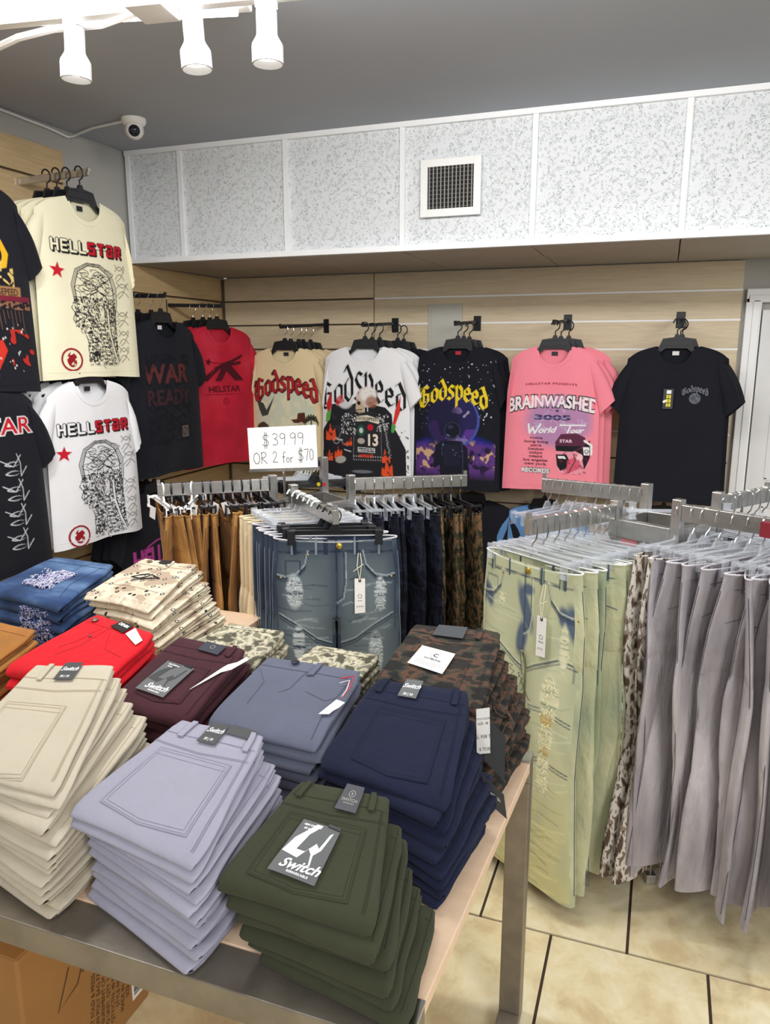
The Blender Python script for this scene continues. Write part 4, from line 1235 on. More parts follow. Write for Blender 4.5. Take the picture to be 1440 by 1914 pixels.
HANGER_ME = {}
def hanger_parts(root, plastic=True, hook_mat=None, body_mat=None, wide=.40):
    """moulded shirt hanger: bridge, sloping arms and a wire hook; origin at the shoulder line"""
    key = ('h', plastic)
    if key not in HANGER_ME:
        mb = MB()
        out = [(-.088, -.020), (-.066, .036), (-.014, .043), (-.008, .058), (.008, .058), (.014, .043), (.066, .036), (.088, -.020), (.20, -.054), (.198, -.064), (.088, -.042), (.050, -.012), (-.050, -.012), (-.088, -.042), (-.198, -.064), (-.20, -.054)]
        mb.prism(out, (0, -.006, 0), (1, 0, 0), (0, 0, 1), (0, 1, 0), .012)
        mb.bar((-.056, -.0075, .032), (.056, -.0075, .032), .003, .004).bar((-.062, -.0075, .004), (.062, -.0075, .004), .003, .004)
        me1 = mb.mesh('hanger_body')
        hk = [(0, 0, .055)] + [(.0, 0, .085)] + [(.022 * math.sin(a), 0, .112 - .026 * math.cos(a)) for a in np.linspace(.2, 4.3, 14)]
        hk = [(0, 0, .055), (0, 0, .078)] + [(.022 * math.sin(a) * 1, 0, .108 - .026 * math.cos(a)) for a in np.linspace(.5, 4.6, 14)]
        me2 = MB().tube(hk, .0035 if plastic else .0017, 6).mesh('hanger_hook', True)
        HANGER_ME[key] = (me1, me2)
    me1, me2 = HANGER_ME[key]
    a = link_mesh('hanger_body', me1, None, root); b = link_mesh('hanger_hook', me2, None, root)
    a.data = me1; b.data = me2
    if not me1.materials: me1.materials.append(body_mat or M_BLACKP)
    if not me2.materials: me2.materials.append(hook_mat or (M_BLACKP if plastic else M_CHROME))

SHIRT_ME = {}
def shirt(label, mat, loc, rotz, W=.5, L=.75, seed=1, draw=None, group=None, wr=.013, sleeve=(1, 1), neck_tag=None, cmat=None, NW=.092, plastic=True, hanger_label=None, T0=.026, variant=None):
    root = thing('t_shirt', label, 'T-shirt', loc, rotz, group)
    sh = Shirt(W, L, seed, wr=wr, sleeve=sleeve, NW=NW, T0=T0)
    key = (W, L, seed, mat.name, sleeve)
    if key in SHIRT_ME:
        link_mesh('shirt_cloth', SHIRT_ME[key], None, root)
    else:
        me = sh.mesh(); me.materials.append(mat); SHIRT_ME[key] = me
        link_mesh('shirt_cloth', me, None, root)
    collar(sh, cmat or mat, root)
    if neck_tag:
        MB().box((0, .012, -.036), (.032, .001, .020)).build('neck_label', neck_tag, root)
    if draw:
        cv = draw(sh)
        if cv: cv.patch('shirt_print', sh.S, root)
    hroot = thing('shirt_hanger', hanger_label or ('black plastic hanger holding the ' + label), 'hanger', loc, rotz, 'shirt hangers')
    hroot['label'] = shorten(hanger_label or ('black hanger of the ' + label))
    hanger_parts(hroot, plastic)
    return root, sh

def shorten(lbl):
    w = lbl.split()
    return ' '.join(w[:16])

def shirt_row(front_label, base_label, bracket_label, mat, front, direction, n, gap, rotz, draw=None, jit=.012, **kw):
    """front shirt with print and n-1 plain ones behind it on the same bracket arm"""
    g = base_label + ' on one bracket'
    kw2 = dict(kw)
    out = shirt(front_label, mat, front, rotz, draw=draw, group=g, hanger_label='black hanger of the ' + front_label if len(front_label.split()) < 12 else 'black hanger of the front ' + base_label, **kw)
    r = random.Random(kw.get('seed', 1))
    names = ['second', 'third', 'fourth', 'fifth', 'sixth']
    for i in range(1, n):
        loc = (front[0] + direction[0] * gap * i + (r.uniform(-jit, jit) if abs(direction[0]) < .5 else 0), front[1] + direction[1] * gap * i + (r.uniform(-jit, jit) if abs(direction[1]) < .5 else 0), front[2] + direction[2] * gap * i - r.uniform(0, .006))
        kw2['neck_tag'] = None
        lb = f'{base_label}, {names[i-1]} from the front on its bracket'
        root = thing('t_shirt', lb, 'T-shirt', loc, rotz + r.uniform(-.04, .04), g)
        sh = out[1]
        key = (kw.get('W', .5), kw.get('L', .75), kw.get('seed', 1), mat.name, kw.get('sleeve', (1, 1)))
        link_mesh('shirt_cloth', SHIRT_ME[key], None, root)
        c0 = [o for o in out[0].children if o.name.startswith('collar')][0]
        c = c0.copy(); COL.objects.link(c); c.parent = root
        h = thing('shirt_hanger', f'black hanger, {names[i-1]} from the front, of the {base_label}', 'hanger', loc, rotz, 'shirt hangers')
        hanger_parts(h, kw.get('plastic', True))
    return out

def bracket(label, plate, end, mat=M_BLACKM, w=.012, h=.026, knob=True):
    """faceout arm hooked in the slats: plate at the wall, arm to the end"""
    p = Vector(plate); e = Vector(end)
    root = thing('faceout_bracket', label, 'bracket', p, 0, 'shirt brackets')
    d = (e - p).normalized()
    side = Vector((-d.y, d.x, 0)).normalized()
    mb = MB()
    rz = math.atan2(d.y, d.x)
    MB().box((d.x * .003, d.y * .003, -.01), (.006, .045, .085), rz=rz).build('wall_plate', mat, root, bevel=.002)
    MB().bar((0, 0, 0), e - p, w, h).build('arm', mat, root, bevel=.002)
    if knob:
        MB().bar(e - p - d * .004, e - p + Vector((0, 0, .018)), .012, .014, up=side).build('end_stop', mat, root, bevel=.002)
    return root

# ---- colours of the shirts
S_CREAM = fabric('cream_jersey', rgb(240, 234, 204), .03, 6, .18, 9, sheen=.05)
S_CREAM2 = fabric('warm_cream_jersey', rgb(226, 206, 164), .03, 6, .18, 9, sheen=.05)
S_WHITE = fabric('white_jersey', rgb(236, 236, 238), .02, 6, .18, 9, sheen=.05)
S_BLACK = fabric('black_jersey', rgb(19, 21, 31), .12, 5, .2, 9, sheen=.1)
S_BLACK2 = fabric('washed_black_jersey', rgb(17, 20, 30), .2, 4, .2, 9, sheen=.1)
S_RED = fabric('red_jersey', rgb(190, 28, 52), .08, 4, .22, 9, sheen=.1, two=(rgb(164, 22, 46), rgb(206, 56, 76)))
S_PINK = fabric('pink_jersey', rgb(246, 140, 156), .03, 6, .18, 9, sheen=.05)
S_BLUE = fabric('light_blue_jersey', rgb(96, 142, 196), .06, 6, .2, 9)
TAGK = plain('black_neck_tag', rgb(30, 30, 34), .6); TAGR = plain('red_neck_tag', rgb(176, 24, 40), .6); TAGW = plain('white_neck_tag', rgb(226, 224, 220), .6)

K = rgb(26, 26, 30); Wt = rgb(232, 232, 232); RD = rgb(196, 26, 44)

# ---- the prints
def star(cx, cz, r, rot=0, th=.42):
    return [(cx + (r if k % 2 == 0 else r * th) * math.sin(k * math.pi / 5 + rot), cz + (r if k % 2 == 0 else r * th) * math.cos(k * math.pi / 5 + rot)) for k in range(10)]

def anatomy_print(base):
    def fn(sh):
        cv = Canvas(-20, 20.5, -68, -14, base, .2); cv.k = (1.17, 1.06)
        r = random.Random(31)
        # headline: outlined left half, red right half
        ox = -17.5
        def block(ch, x, col, oc):
            w = 3.7; h = 5.2; z = -16.5 - h
            segs = {'H': [[(0, 0), (0, 1)], [(1, 0), (1, 1)], [(0, .5), (1, .5)]], 'E': [[(1, 0), (0, 0), (0, 1), (1, 1)], [(0, .5), (.9, .5)]], 'L': [[(0, 1), (0, 0), (1, 0)]],
                    'S': [[(1, 1), (0, 1), (0, .5), (1, .5), (1, 0), (0, 0)]], 'T': [[(0, 1), (1.1, 1)], [(.5, 1), (.5, 0)]], 'A': [[(0, 0), (0, .5), (1, .5)], [(0, 1), (1, 1), (1, 0), (0, 0)]], 'R': [[(0, 0), (0, 1), (1, 1), (1, .5), (0, .5)], [(.5, .5), (1, 0)]]}[ch]
            P_ = lambda s_, dx=0, dz_=0: [(x + a * (w - 1.3) + .65 + dx, z + b * (h - 1.3) + .65 + dz_) for a, b in s_]
            for s_ in segs: cv.line(P_(s_, .55, -.55), 1.5, K)
            for s_ in segs: cv.line(P_(s_), 1.5, oc)
            for s_ in segs: cv.line(P_(s_), .85, col)
        for i, ch in enumerate('HELL'): block(ch, ox + i * 4.1, base, K)
        for i, ch in enumerate('STAR'): block(ch, ox + 16.4 + i * 4.5, RD, rgb(120, 10, 24))
        for k in range(3): cv.line([(ox + 17 + k, -19.2), (ox + 34, -19.3)], .25, rgb(90, 8, 18))
        # red star and red seal
        cv.poly(star(-15.5, -29, 3.4, .1), RD)
        cv.ring(-12.5, -63.6, 4.3, .8, rgb(150, 20, 34)); cv.ell(-12.5, -63.6, 2.2, 3, rgb(150, 20, 34)); cv.noise(4, 2.0, 2.0, 1.2, base, 1, ((cv.X + 12.5) ** 2 + (cv.Z + 63.6) ** 2 < 9))
        # head outline with brain
        head = [(-9.2, -40), (-10, -34), (-7.5, -27.8), (-2, -25), (4, -25.2), (9.5, -28.5), (12, -34), (12, -41), (10.6, -48), (10.2, -56), (11.8, -64.5)]
        cv.line(head, .35, K)
        cv.line([(x * .93, z * .985 - .8) for x, z in head[:-1]], .3, K)
        cv.line([(x * .86, z * .97 - 1.7) for x, z in head[:-2]], .45, K)
        cv.line([(-9.2, -40), (-10.8, -43), (-9.4, -45), (-10.4, -47.5), (-9, -50), (-6, -52), (-4.6, -56), (-4.8, -64.5)], .35, K)
        for k in range(24):
            cx = r.uniform(-6.5, 8.5); cz = r.uniform(-36, -28.5)
            a0 = r.uniform(0, 6)
            cv.line([(cx + (1.6 + .35 * j % 1.3) * math.cos(a0 + j * .55), cz + 1.5 * math.sin(a0 + j * .5)) for j in range(9)], .26, K)
        for k in range(6):
            z = -30 - k * 1.6
            cv.line([(-7 + j * 1.7, z + 1.1 * math.sin(j * 1.3 + k * 2)) for j in range(10)], .26, K)
        cv.line([(-2, -40), (-1.5, -37.5), (2, -36), (6, -37.5), (7, -40.5), (4, -39.5), (1, -39), (0, -41.5)], .55, K)
        cv.line([(-7.4, -41.5), (-4, -42.8), (-2.4, -40.6), (-3.2, -38.6), (-5.2, -38.4)], .5, K)
        cv.ell(3, -45.5, 2.3, 4.4, K, .85); cv.ell(3.1, -45.4, 1.6, 3.7, base)
        # dense engraving of face and neck
        reg = (cv.X > -9.5) & (cv.X < 11.3) & (cv.Z < -38.5) & (cv.Z > -66) & ~((cv.X < -4.6) & (cv.Z < -51.5 - (cv.X + 4.6) * .2))
        reg = reg & ~(((cv.X - 3.1) / 2.4) ** 2 + ((cv.Z + 45.4) / 4.3) ** 2 < 1)
        cv.noise(11, 3.4, 2.6, .85, K, .92, reg)
        cv.noise(19, 5.0, 5.2, 1.15, K, .9, reg)
        cv.noise(27, 6.4, 2.8, 1.5, rgb(70, 70, 72), .9, reg)
        for k in range(420):
            x = r.uniform(-8.5, 10.5); z = r.uniform(-65, -39)
            if x < -4 and z < -52: continue
            a = r.uniform(0, 6.3)
            cv.line([(x + j * .62 * math.cos(a + j * .35), z + j * .62 * math.sin(a + j * .35)) for j in range(r.randint(3, 6))], r.uniform(.18, .32), K if r.random() < .62 else base)
        for k in range(9):
            z = -50 - k * 1.75; x = 2.6 + k * .42
            cv.poly([(x - 1.5, z), (x + 1.2, z - .3), (x + 1.5, z - 1.3), (x - 1.2, z - 1.1)], base); cv.line([(x - 1.5, z), (x + 1.2, z - .3), (x + 1.5, z - 1.3), (x - 1.2, z - 1.1), (x - 1.5, z)], .25, K)
        cv.line([(6.6, -44), (6.8, -52), (8.6, -59), (11, -65)], .9, base); cv.line([(7.2, -44), (7.4, -52), (9.2, -59), (11.4, -65)], .35, K)
        # thin tribal horns to the right
        G2 = rgb(96, 94, 90)
        for k, (x, z, s_) in enumerate([(13, -28, 1), (13.5, -35, 1.3), (13, -47, 1.2), (13.5, -55, 1), (13, -62, 1)]):
            for q in range(3):
                cv.line([(x - 1 + 1.5 * j * s_ * .7, z + q * 1.6 + (j - 2.5) ** 2 * .35 * (1 if q % 2 else -1)) for j in range(6)], .28, G2)
            cv.line([(x, z - 3), (x + 2, z - 1.5), (x + 4, z + 1.5), (x + 4.6, z + 3.4)], .3, G2)
        return cv
    return fn

def war_print(sh):
    cv = Canvas(-17, 17, -62, -17, S_B2, .3)
    r1, r2 = rgb(96, 44, 44), rgb(60, 34, 40)
    cv.text('WAR', 13, -1.5, -31, r1, 1, 1.15, 1.0, .03); cv.text('READY', 10.6, 0, -42, r2, 1, 1.02, 1.0, .03)
    cv.noise(5, 1.8, 2.2, 1.1, S_B2, .55)
    cv.poly([(9, -60), (14.5, -60), (14.5, -54), (9, -54)], rgb(104, 92, 84)); cv.ring(11.7, -57, 1.9, .5, rgb(40, 38, 42)); cv.line([(10, -58.5), (13.5, -55.5)], .4, rgb(40, 38, 42))
    return cv

def star_runner_print(sh):
    cv = Canvas(-20, 20, -45, -14, S_RB, .27)
    c = rgb(74, 16, 30)
    cv.poly([(-11, -31), (-5, -23), (1, -20.5), (7, -19), (16, -15.5), (15, -17.5), (8, -20.5), (14, -19.6), (14, -21.4), (7, -22.4), (16, -31), (9, -31), (3, -25.5), (-1, -31), (-5.5, -31), (-1, -23.8), (-6, -27)], c)
    cv.poly([(-11, -31), (-16, -30.2), (-6, -24), (-4.8, -22)], c)
    cv.poly(star(-10, -20, 2.3, .3), c); cv.line([(-8, -20.4), (2, -21)], .35, c)
    cv.text('HELSTAR', 5.2, 1, -37.2, c, 1, 1.1, .9, .03)
    cv.line([(-12, -38.6), (14, -38.8)], .25, c)
    cv.ring(1.5, -43, 1.8, .35, c); cv.text('R', 2.2, 1.5, -43.8, c)
    return cv

def far_yellow_print(sh):
    cv = Canvas(-2, 27, -72, -14, S_BB, .3)
    Y = rgb(236, 176, 32)
    for pts in ([(6, -18), (10, -17), (14, -20), (17.5, -26), (16, -31), (12, -32), (8, -28), (5, -24)],):
        cv.poly(pts, Y)
    cv.ell(11.5, -25.5, 2.6, 4, S_BB, 1, 0, .4)
    for k in range(4): cv.line([(0 + k * 1.5, -16 - k), (2 + k, -30)], 1.4, Y)
    cv.noise(3, 1.2, 1.3, .9, rgb(214, 184, 110), 1, (cv.X > 2) & (cv.X < 19) & (cv.Z < -29) & (cv.Z > -40))
    cv.put(((cv.Z < -38) & (cv.Z > -41.4) & (cv.X < 22)) * 1.0, rgb(160, 120, 80)); cv.text('GOOSEPEED', 3.4, 12, -41.2, rgb(50, 20, 20), 1, .9, 1, .02)
    cv.put(((cv.Z < -41.4) & (cv.Z > -43.4)) * 1.0, rgb(120, 30, 52))
    cv.noise(8, 2.4, 2.0, .4, rgb(150, 104, 76), .9, (cv.Z < -43.6) & (cv.Z > -46.6))
    for k in range(12): cv.line([(k * 2, -47), (k * 2 + .6, -50 - (k * 5) % 7)], .3, rgb(120, 90, 70))
    cv.noise(14, .8, .7, 2.0, rgb(196, 46, 36), .95, (cv.Z < -54))
    cv.poly([(2, -66), (6, -59), (10, -58), (12, -62), (7, -70)], rgb(204, 52, 38)); cv.poly([(0, -56), (5, -54), (7, -62), (0, -64)], rgb(190, 40, 34))
    cv.dots(26, .2, .5, rgb(220, 214, 214), (0, 22, -72, -52), 3)
    return cv

def flames_print(sh):
    cv = Canvas(-2, 27, -72, -8, S_BB, .3)
    w = rgb(214, 216, 222)
    cv.text('STAR', 9, 9.0, -19, Wt, 1, 1.3, 1, .06); cv.text('STAR', 9, 9.0, -19, RD, 1, 1.3, 1, .015)
    for z0 in (-30, -40, -50, -60):
        for q in range(4):
            cv.line([(8 + j * 1.3, z0 - q * 1.8 + (1 if q % 2 else -1) * (.1 * (j - 3) ** 2)) for j in range(6)], .4, w, taper=True)
        cv.line([(14, z0 + 3), (15.6, z0 - 1), (15.4, z0 - 6), (18.5, z0 - 2.5)], .35, w)
        cv.line([(6, z0 + 1), (12, z0 - 2), (16, z0 + 2.4)], .35, w)
    return cv

def pink_star_print(sh):
    cv = Canvas(-22, 22, -48, -18, S_BB, .3)
    M_ = rgb(186, 66, 150)
    cv.text('HELLSTAR', 12, 1, -38, M_, 1, .82, 1.15, .05)
    cv.poly(star(11, -24.5, 4.2, .15), M_)
    a = [(-15, -31), (-11, -27.2), (-4, -25.2), (3, -24.6), (9, -25)]
    cv.line(a, .9, M_)
    cv.line([(-15, -32.5), (-10, -29)], .5, M_)
    return cv

def gunslinger_print(sh):
    cv = Canvas(-22, 22, -66, -10, S_C2, .27)
    pale = rgb(196, 206, 186)
    m = (np.abs(cv.X) < 19) & (cv.Z < -24 + .016 * (cv.X ** 2) * -1 + 0) & (cv.Z > -60)
    cv.put(m * 1.0, pale, .8)
    cv.noise(2, .5, .6, 1.0, rgb(222, 216, 180), .7, m)
    R2 = rgb(176, 34, 44)
    blackletter(cv, 'Godspeed', 6.0, .5, -25.5, R2, .30, 1.35, .018, outline=K, ow=.7)
    cv.poly([(-19, -31), (-14, -33), (-12, -37), (-8, -31), (-6, -28), (-9, -35), (-11, -40), (-15, -41), (-17, -37)], rgb(66, 66, 60))
    # right skeleton with hat and coat
    cv.poly([(4, -42.5), (8, -42), (8.5, -38.5), (13, -38), (13.5, -42), (16, -43), (13, -44.6), (6, -44.4)], rgb(84, 44, 32))
    cv.ell(10.6, -46.8, 2.5, 3, rgb(196, 178, 150)); cv.ell(9.8, -46.6, .7, .8, K); cv.ell(11.6, -46.8, .6, .8, K); cv.line([(9.4, -48.8), (11.8, -49)], .4, K)
    cv.poly([(-8, -51), (-6, -54.6), (0, -56), (2, -62), (16, -62), (15, -52), (12, -49.6), (7, -50.4), (2, -50)], rgb(120, 44, 28))
    cv.poly([(6, -51), (11, -50.5), (12, -62), (5, -62)], rgb(62, 42, 34)); cv.poly([(-8, -50.6), (-2, -49.8), (-4, -54), (-8, -54)], rgb(206, 96, 44))
    cv.noise(9, 1.4, 1.6, 1.2, rgb(70, 30, 22), .7, (cv.X > -8) & (cv.X < 16) & (cv.Z < -51) & (cv.Z > -62))
    # left skeleton
    cv.poly([(-19, -47), (-17, -45), (-14, -44), (-11, -46), (-9.5, -48.5), (-18, -48.6)], rgb(74, 58, 44)); cv.ell(-14.2, -51, 2.4, 3, rgb(190, 172, 146)); cv.ell(-15, -50.6, .7, .8, K); cv.ell(-13, -50.6, .7, .8, K)
    cv.poly([(-20, -62), (-19, -56), (-15, -54.6), (-10, -56), (-8, -62)], rgb(200, 110, 44)); cv.noise(12, 1.5, 1.7, 1.3, K, .7, (cv.X < -8) & (cv.Z < -54) & (cv.Z > -62))
    for k in range(9):
        a = -.4 + k * .5; cv.line([(17, -42), (17 + 3.2 * math.cos(a), -42 + 2.6 * math.sin(a)), (17 + 4.4 * math.cos(a), -45 + 2 * math.sin(a))], .9, rgb(48, 50, 34), taper=True)
    cv.line([(17, -43), (17.6, -60)], .8, rgb(60, 46, 34))
    return cv

def skull_print(sh):
    cv = Canvas(-27, 27, -80, -9, S_WB, .27)
    D1 = rgb(30, 30, 36); OR = rgb(226, 82, 40)
    # dark painted field with ragged top
    pts = [(-28, -78), (-28, -50), (-23, -43), (-20, -33), (-14, -31), (-8, -33), (0, -30), (8, -33), (13, -34), (17, -38), (17.5, -44), (21, -50), (25, -58), (25.5, -78)]
    cv.poly(pts, D1)
    cv.noise(6, .35, .8, 1.3, rgb(62, 62, 68), .35, (cv.Z < -32) & (cv.Z > -50) & (cv.X < -2) & (cv.X > -20))
    cv.ell(-11.5, -30.2, 4.2, 4.2, rgb(206, 206, 208), 1, .35)
    # flames
    for x, z, s_ in ((-21, -48, 1.2), (-10.5, -51, 1.1), (-16, -60, .9), (13, -61, 1), (14, -68, 1.2), (-22, -62, .8)):
        cv.poly([(x - 3 * s_, z - 5 * s_), (x - 2.6 * s_, z), (x - 1.4 * s_, z - 1.6 * s_), (x - .3 * s_, z + 3.4 * s_), (x + .9 * s_, z - .6 * s_), (x + 2.6 * s_, z + 1 * s_), (x + 3 * s_, z - 5 * s_)], OR)
    cv.noise(21, 1.3, 1.1, 1.6, D1, .8, (cv.Z < -46))
    # logo across the chest, black melting into red and green at the ends
    tall = lambda X: 1 + .25 * math.cos(X * .16)
    blackletter(cv, 'Godspeed', 7.7, -1.6, -30.0, K, .27, 1.6, .010, outline=rgb(226, 226, 226), ow=.9, tall=tall)
    cv.poly([(-24, -33), (-21, -26), (-20, -33), (-22.5, -40)], rgb(196, 40, 44)); cv.poly([(-24.5, -44), (-24, -38), (-20.5, -36), (-21.5, -42)], rgb(92, 170, 70))
    cv.poly([(17.5, -43), (19, -35), (22, -27), (21.5, -37), (18.5, -45)], rgb(206, 52, 44)); cv.poly([(16.5, -48), (17, -43), (19.5, -44.5), (18, -48.5)], rgb(72, 160, 70)); cv.poly([(-17, -34), (-12, -31), (-13.5, -27), (-17.5, -29.5)], rgb(190, 40, 50), .8)
    # skull
    cv.ell(1.5, -28.5, 6.2, 5.8, rgb(206, 190, 178)); cv.ell(3, -26.8, 4.2, 3.6, rgb(232, 228, 222), 1, .4); cv.ell(5, -31, 3, 2.6, rgb(150, 92, 66), .8, .5)
    cv.poly([(-4.8, -30), (-1, -31), (.5, -36.5), (-1.5, -38.5), (-5, -36.5)], rgb(196, 172, 146)); cv.ell(-3, -31.8, 1.1, 1.1, K); cv.line([(-4.8, -36), (-1, -35.4)], .5, K); cv.line([(-4.8, -37.2), (-1.4, -37)], .3, K)
    cv.noise(30, 2.2, 2.0, 2.0, rgb(110, 70, 54), .6, ((cv.X - 1.5) / 6) ** 2 + ((cv.Z + 29) / 5.5) ** 2 < 1)
    # jacket: shoulders and arms with studs
    J = rgb(38, 38, 42)
    cv.poly([(-4, -38), (5, -36), (12, -39), (15, -46), (17.5, -62), (14, -63), (11, -50), (11, -66), (-7, -65), (-6, -50), (-12, -56), (-17, -54), (-11, -42)], J)
    cv.line([(-12, -44), (-16, -53), (-10, -57)], .5, rgb(120, 120, 124)); cv.line([(12, -44), (16, -60)], .4, rgb(96, 96, 100)); cv.line([(-6, -46), (-6.4, -64)], .3, rgb(120, 120, 124)); cv.line([(10.6, -46), (10.8, -64)], .3, rgb(120, 120, 124))
    cv.dots(90, .22, .4, rgb(206, 206, 206), (-14, -5, -50, -38), 2); cv.dots(60, .22, .4, rgb(206, 206, 206), (8, 15, -48, -38), 3)
    for k in range(12): cv.ell(-6 + k * 1.45, -62.5 - .02 * k, .32, .32, rgb(210, 210, 210)); cv.ell(-6 + k * 1.45, -64.6, .28, .28, rgb(190, 190, 190))
    r = random.Random(8)
    for k in range(26):
        cv.ell(12.5 + k * .14 + r.uniform(-.6, .6), -44 - k * .75, .3, .3, rgb(180, 180, 180))
    # banner, patches, numbers
    cv.poly([(-4.5, -39.4), (2, -38.6), (9.5, -40.6), (9.2, -43.6), (2, -41.8), (-4.5, -42.4)], rgb(226, 216, 196)); cv.text('GODSPEED', 2.5, 2.4, -41.6, K, 1, 1.05, 1, .03, -.06)
    cv.ell(-1.6, -47.5, 2.4, 3.4, rgb(30, 78, 62)); cv.ell(-1.6, -47.5, 1.2, 1.6, rgb(196, 206, 196)); cv.ell(4, -45.6, 1.8, 1.8, RD); cv.ell(-1.6, -53.6, 2.3, 1.7, rgb(176, 166, 156))
    cv.text('13', 9.2, 5.2, -56, rgb(236, 222, 206), 1, .85, 1.0, .03)
    cv.poly([(-3.6, -57.2), (6.8, -57.6), (6.8, -60.4), (-3.6, -60)], rgb(216, 216, 216)); cv.poly([(-3.2, -57.6), (6.4, -58), (6.4, -60), (-3.2, -59.6)], K); cv.text('MANIFESTED IN', 1.5, 1.6, -59.3, Wt, 1, .9, 1, .02)
    cv.text('MMXIII', 2.8, 1.4, -63.2, OR if False else rgb(206, 62, 44), 1, 1, 1, .03)
    # motorcycle parts
    cv.ell(-14.5, -65, 3.2, 1.9, rgb(170, 166, 158), 1, .2, .2); cv.line([(-17, -53), (-13.5, -53.5)], .8, rgb(190, 190, 190)); cv.ring(-17.4, -54, 1.8, .5, rgb(150, 150, 150)); cv.line([(-12, -59), (-8, -60)], .6, rgb(200, 200, 200))
    cv.ell(-1, -71.5, 5, .8, rgb(120, 120, 124), .8, .4)
    return cv

def space_print(sh):
    cv = Canvas(-23.2, 23.2, -76, -6, S_BB, .27)
    cv.dots(130, .12, .36, rgb(196, 204, 222), (-22, 22, -45, -8), 7); cv.dots(30, .3, .5, rgb(226, 230, 240), (-22, 22, -40, -8), 9)
    # ground glow
    m = np.clip((-46 - cv.Z - .012 * cv.X ** 2) / 4, 0, 1) * np.clip((cv.Z + 72) / 6, 0, 1)
    cv.put(m, rgb(30, 36, 150), .95)
    m2 = np.clip((-50 - cv.Z - .006 * cv.X ** 2) / 4, 0, 1) * np.clip((cv.Z + 74) / 6, 0, 1)
    cv.put(m2, rgb(96, 56, 120), .95)
    cv.noise(3, .32, .9, .9, rgb(206, 168, 130), .9, m2 * ((cv.Z > -68)))
    cv.noise(13, .5, 1.2, 1.3, rgb(70, 44, 116), .9, m2)
    cv.noise(16, .6, .8, 2.0, rgb(24, 22, 46), .9, m2)
    # planet
    cv.ell(-1, -41, 15, 15, rgb(66, 80, 160), 1); cv.ell(-1.6, -40.6, 14.2, 14.4, rgb(38, 34, 84), 1)
    pm = ((cv.X + 1.6) / 14.2) ** 2 + ((cv.Z + 40.6) / 14.4) ** 2 < 1
    cv.noise(5, .22, .4, .7, rgb(88, 52, 140), .95, pm); cv.noise(9, .3, .5, 1.7, rgb(128, 108, 166), .9, pm & (cv.X > -4)); cv.noise(15, .35, .6, 2.1, rgb(176, 160, 186), .8, pm & (cv.X > 2)); cv.ell(-8, -42, 9, 12, rgb(24, 24, 48), .75, .5)
    cv.put(((cv.Z < -54.5) & pm) * 1.0, rgb(150, 110, 132), .6)
    # astronaut silhouette
    A = rgb(20, 22, 38); A2 = rgb(52, 56, 84)
    cv.ell(-1.5, -46, 4.6, 5, A); cv.ring(-1.5, -46, 4.4, .5, A2, .9); cv.ell(-2.6, -44.2, 1.6, 1.2, A2, .8)
    cv.poly([(-8, -76), (-8.5, -66), (-11.5, -68), (-12.5, -66), (-11, -55), (-7.5, -52), (4, -52), (7.5, -56), (8.5, -66), (9.5, -76)], A)
    cv.line([(-7, -53), (-7.4, -60)], .6, A2); cv.line([(4, -53), (5, -60), (5, -70)], .6, A2); cv.line([(-7, -60), (4.6, -60.5)], .5, A2); cv.poly([(-6, -54), (3, -54), (3.6, -66), (-6.4, -66)], rgb(28, 30, 50)); cv.dots(14, .25, .45, rgb(116, 128, 180), (-7, 6, -60, -48), 5)
    Yl = rgb(238, 206, 40)
    blackletter(cv, 'Godspeed', 5.7, -1.6, -28.6, Yl, .33, 1.25, .016)
    return cv

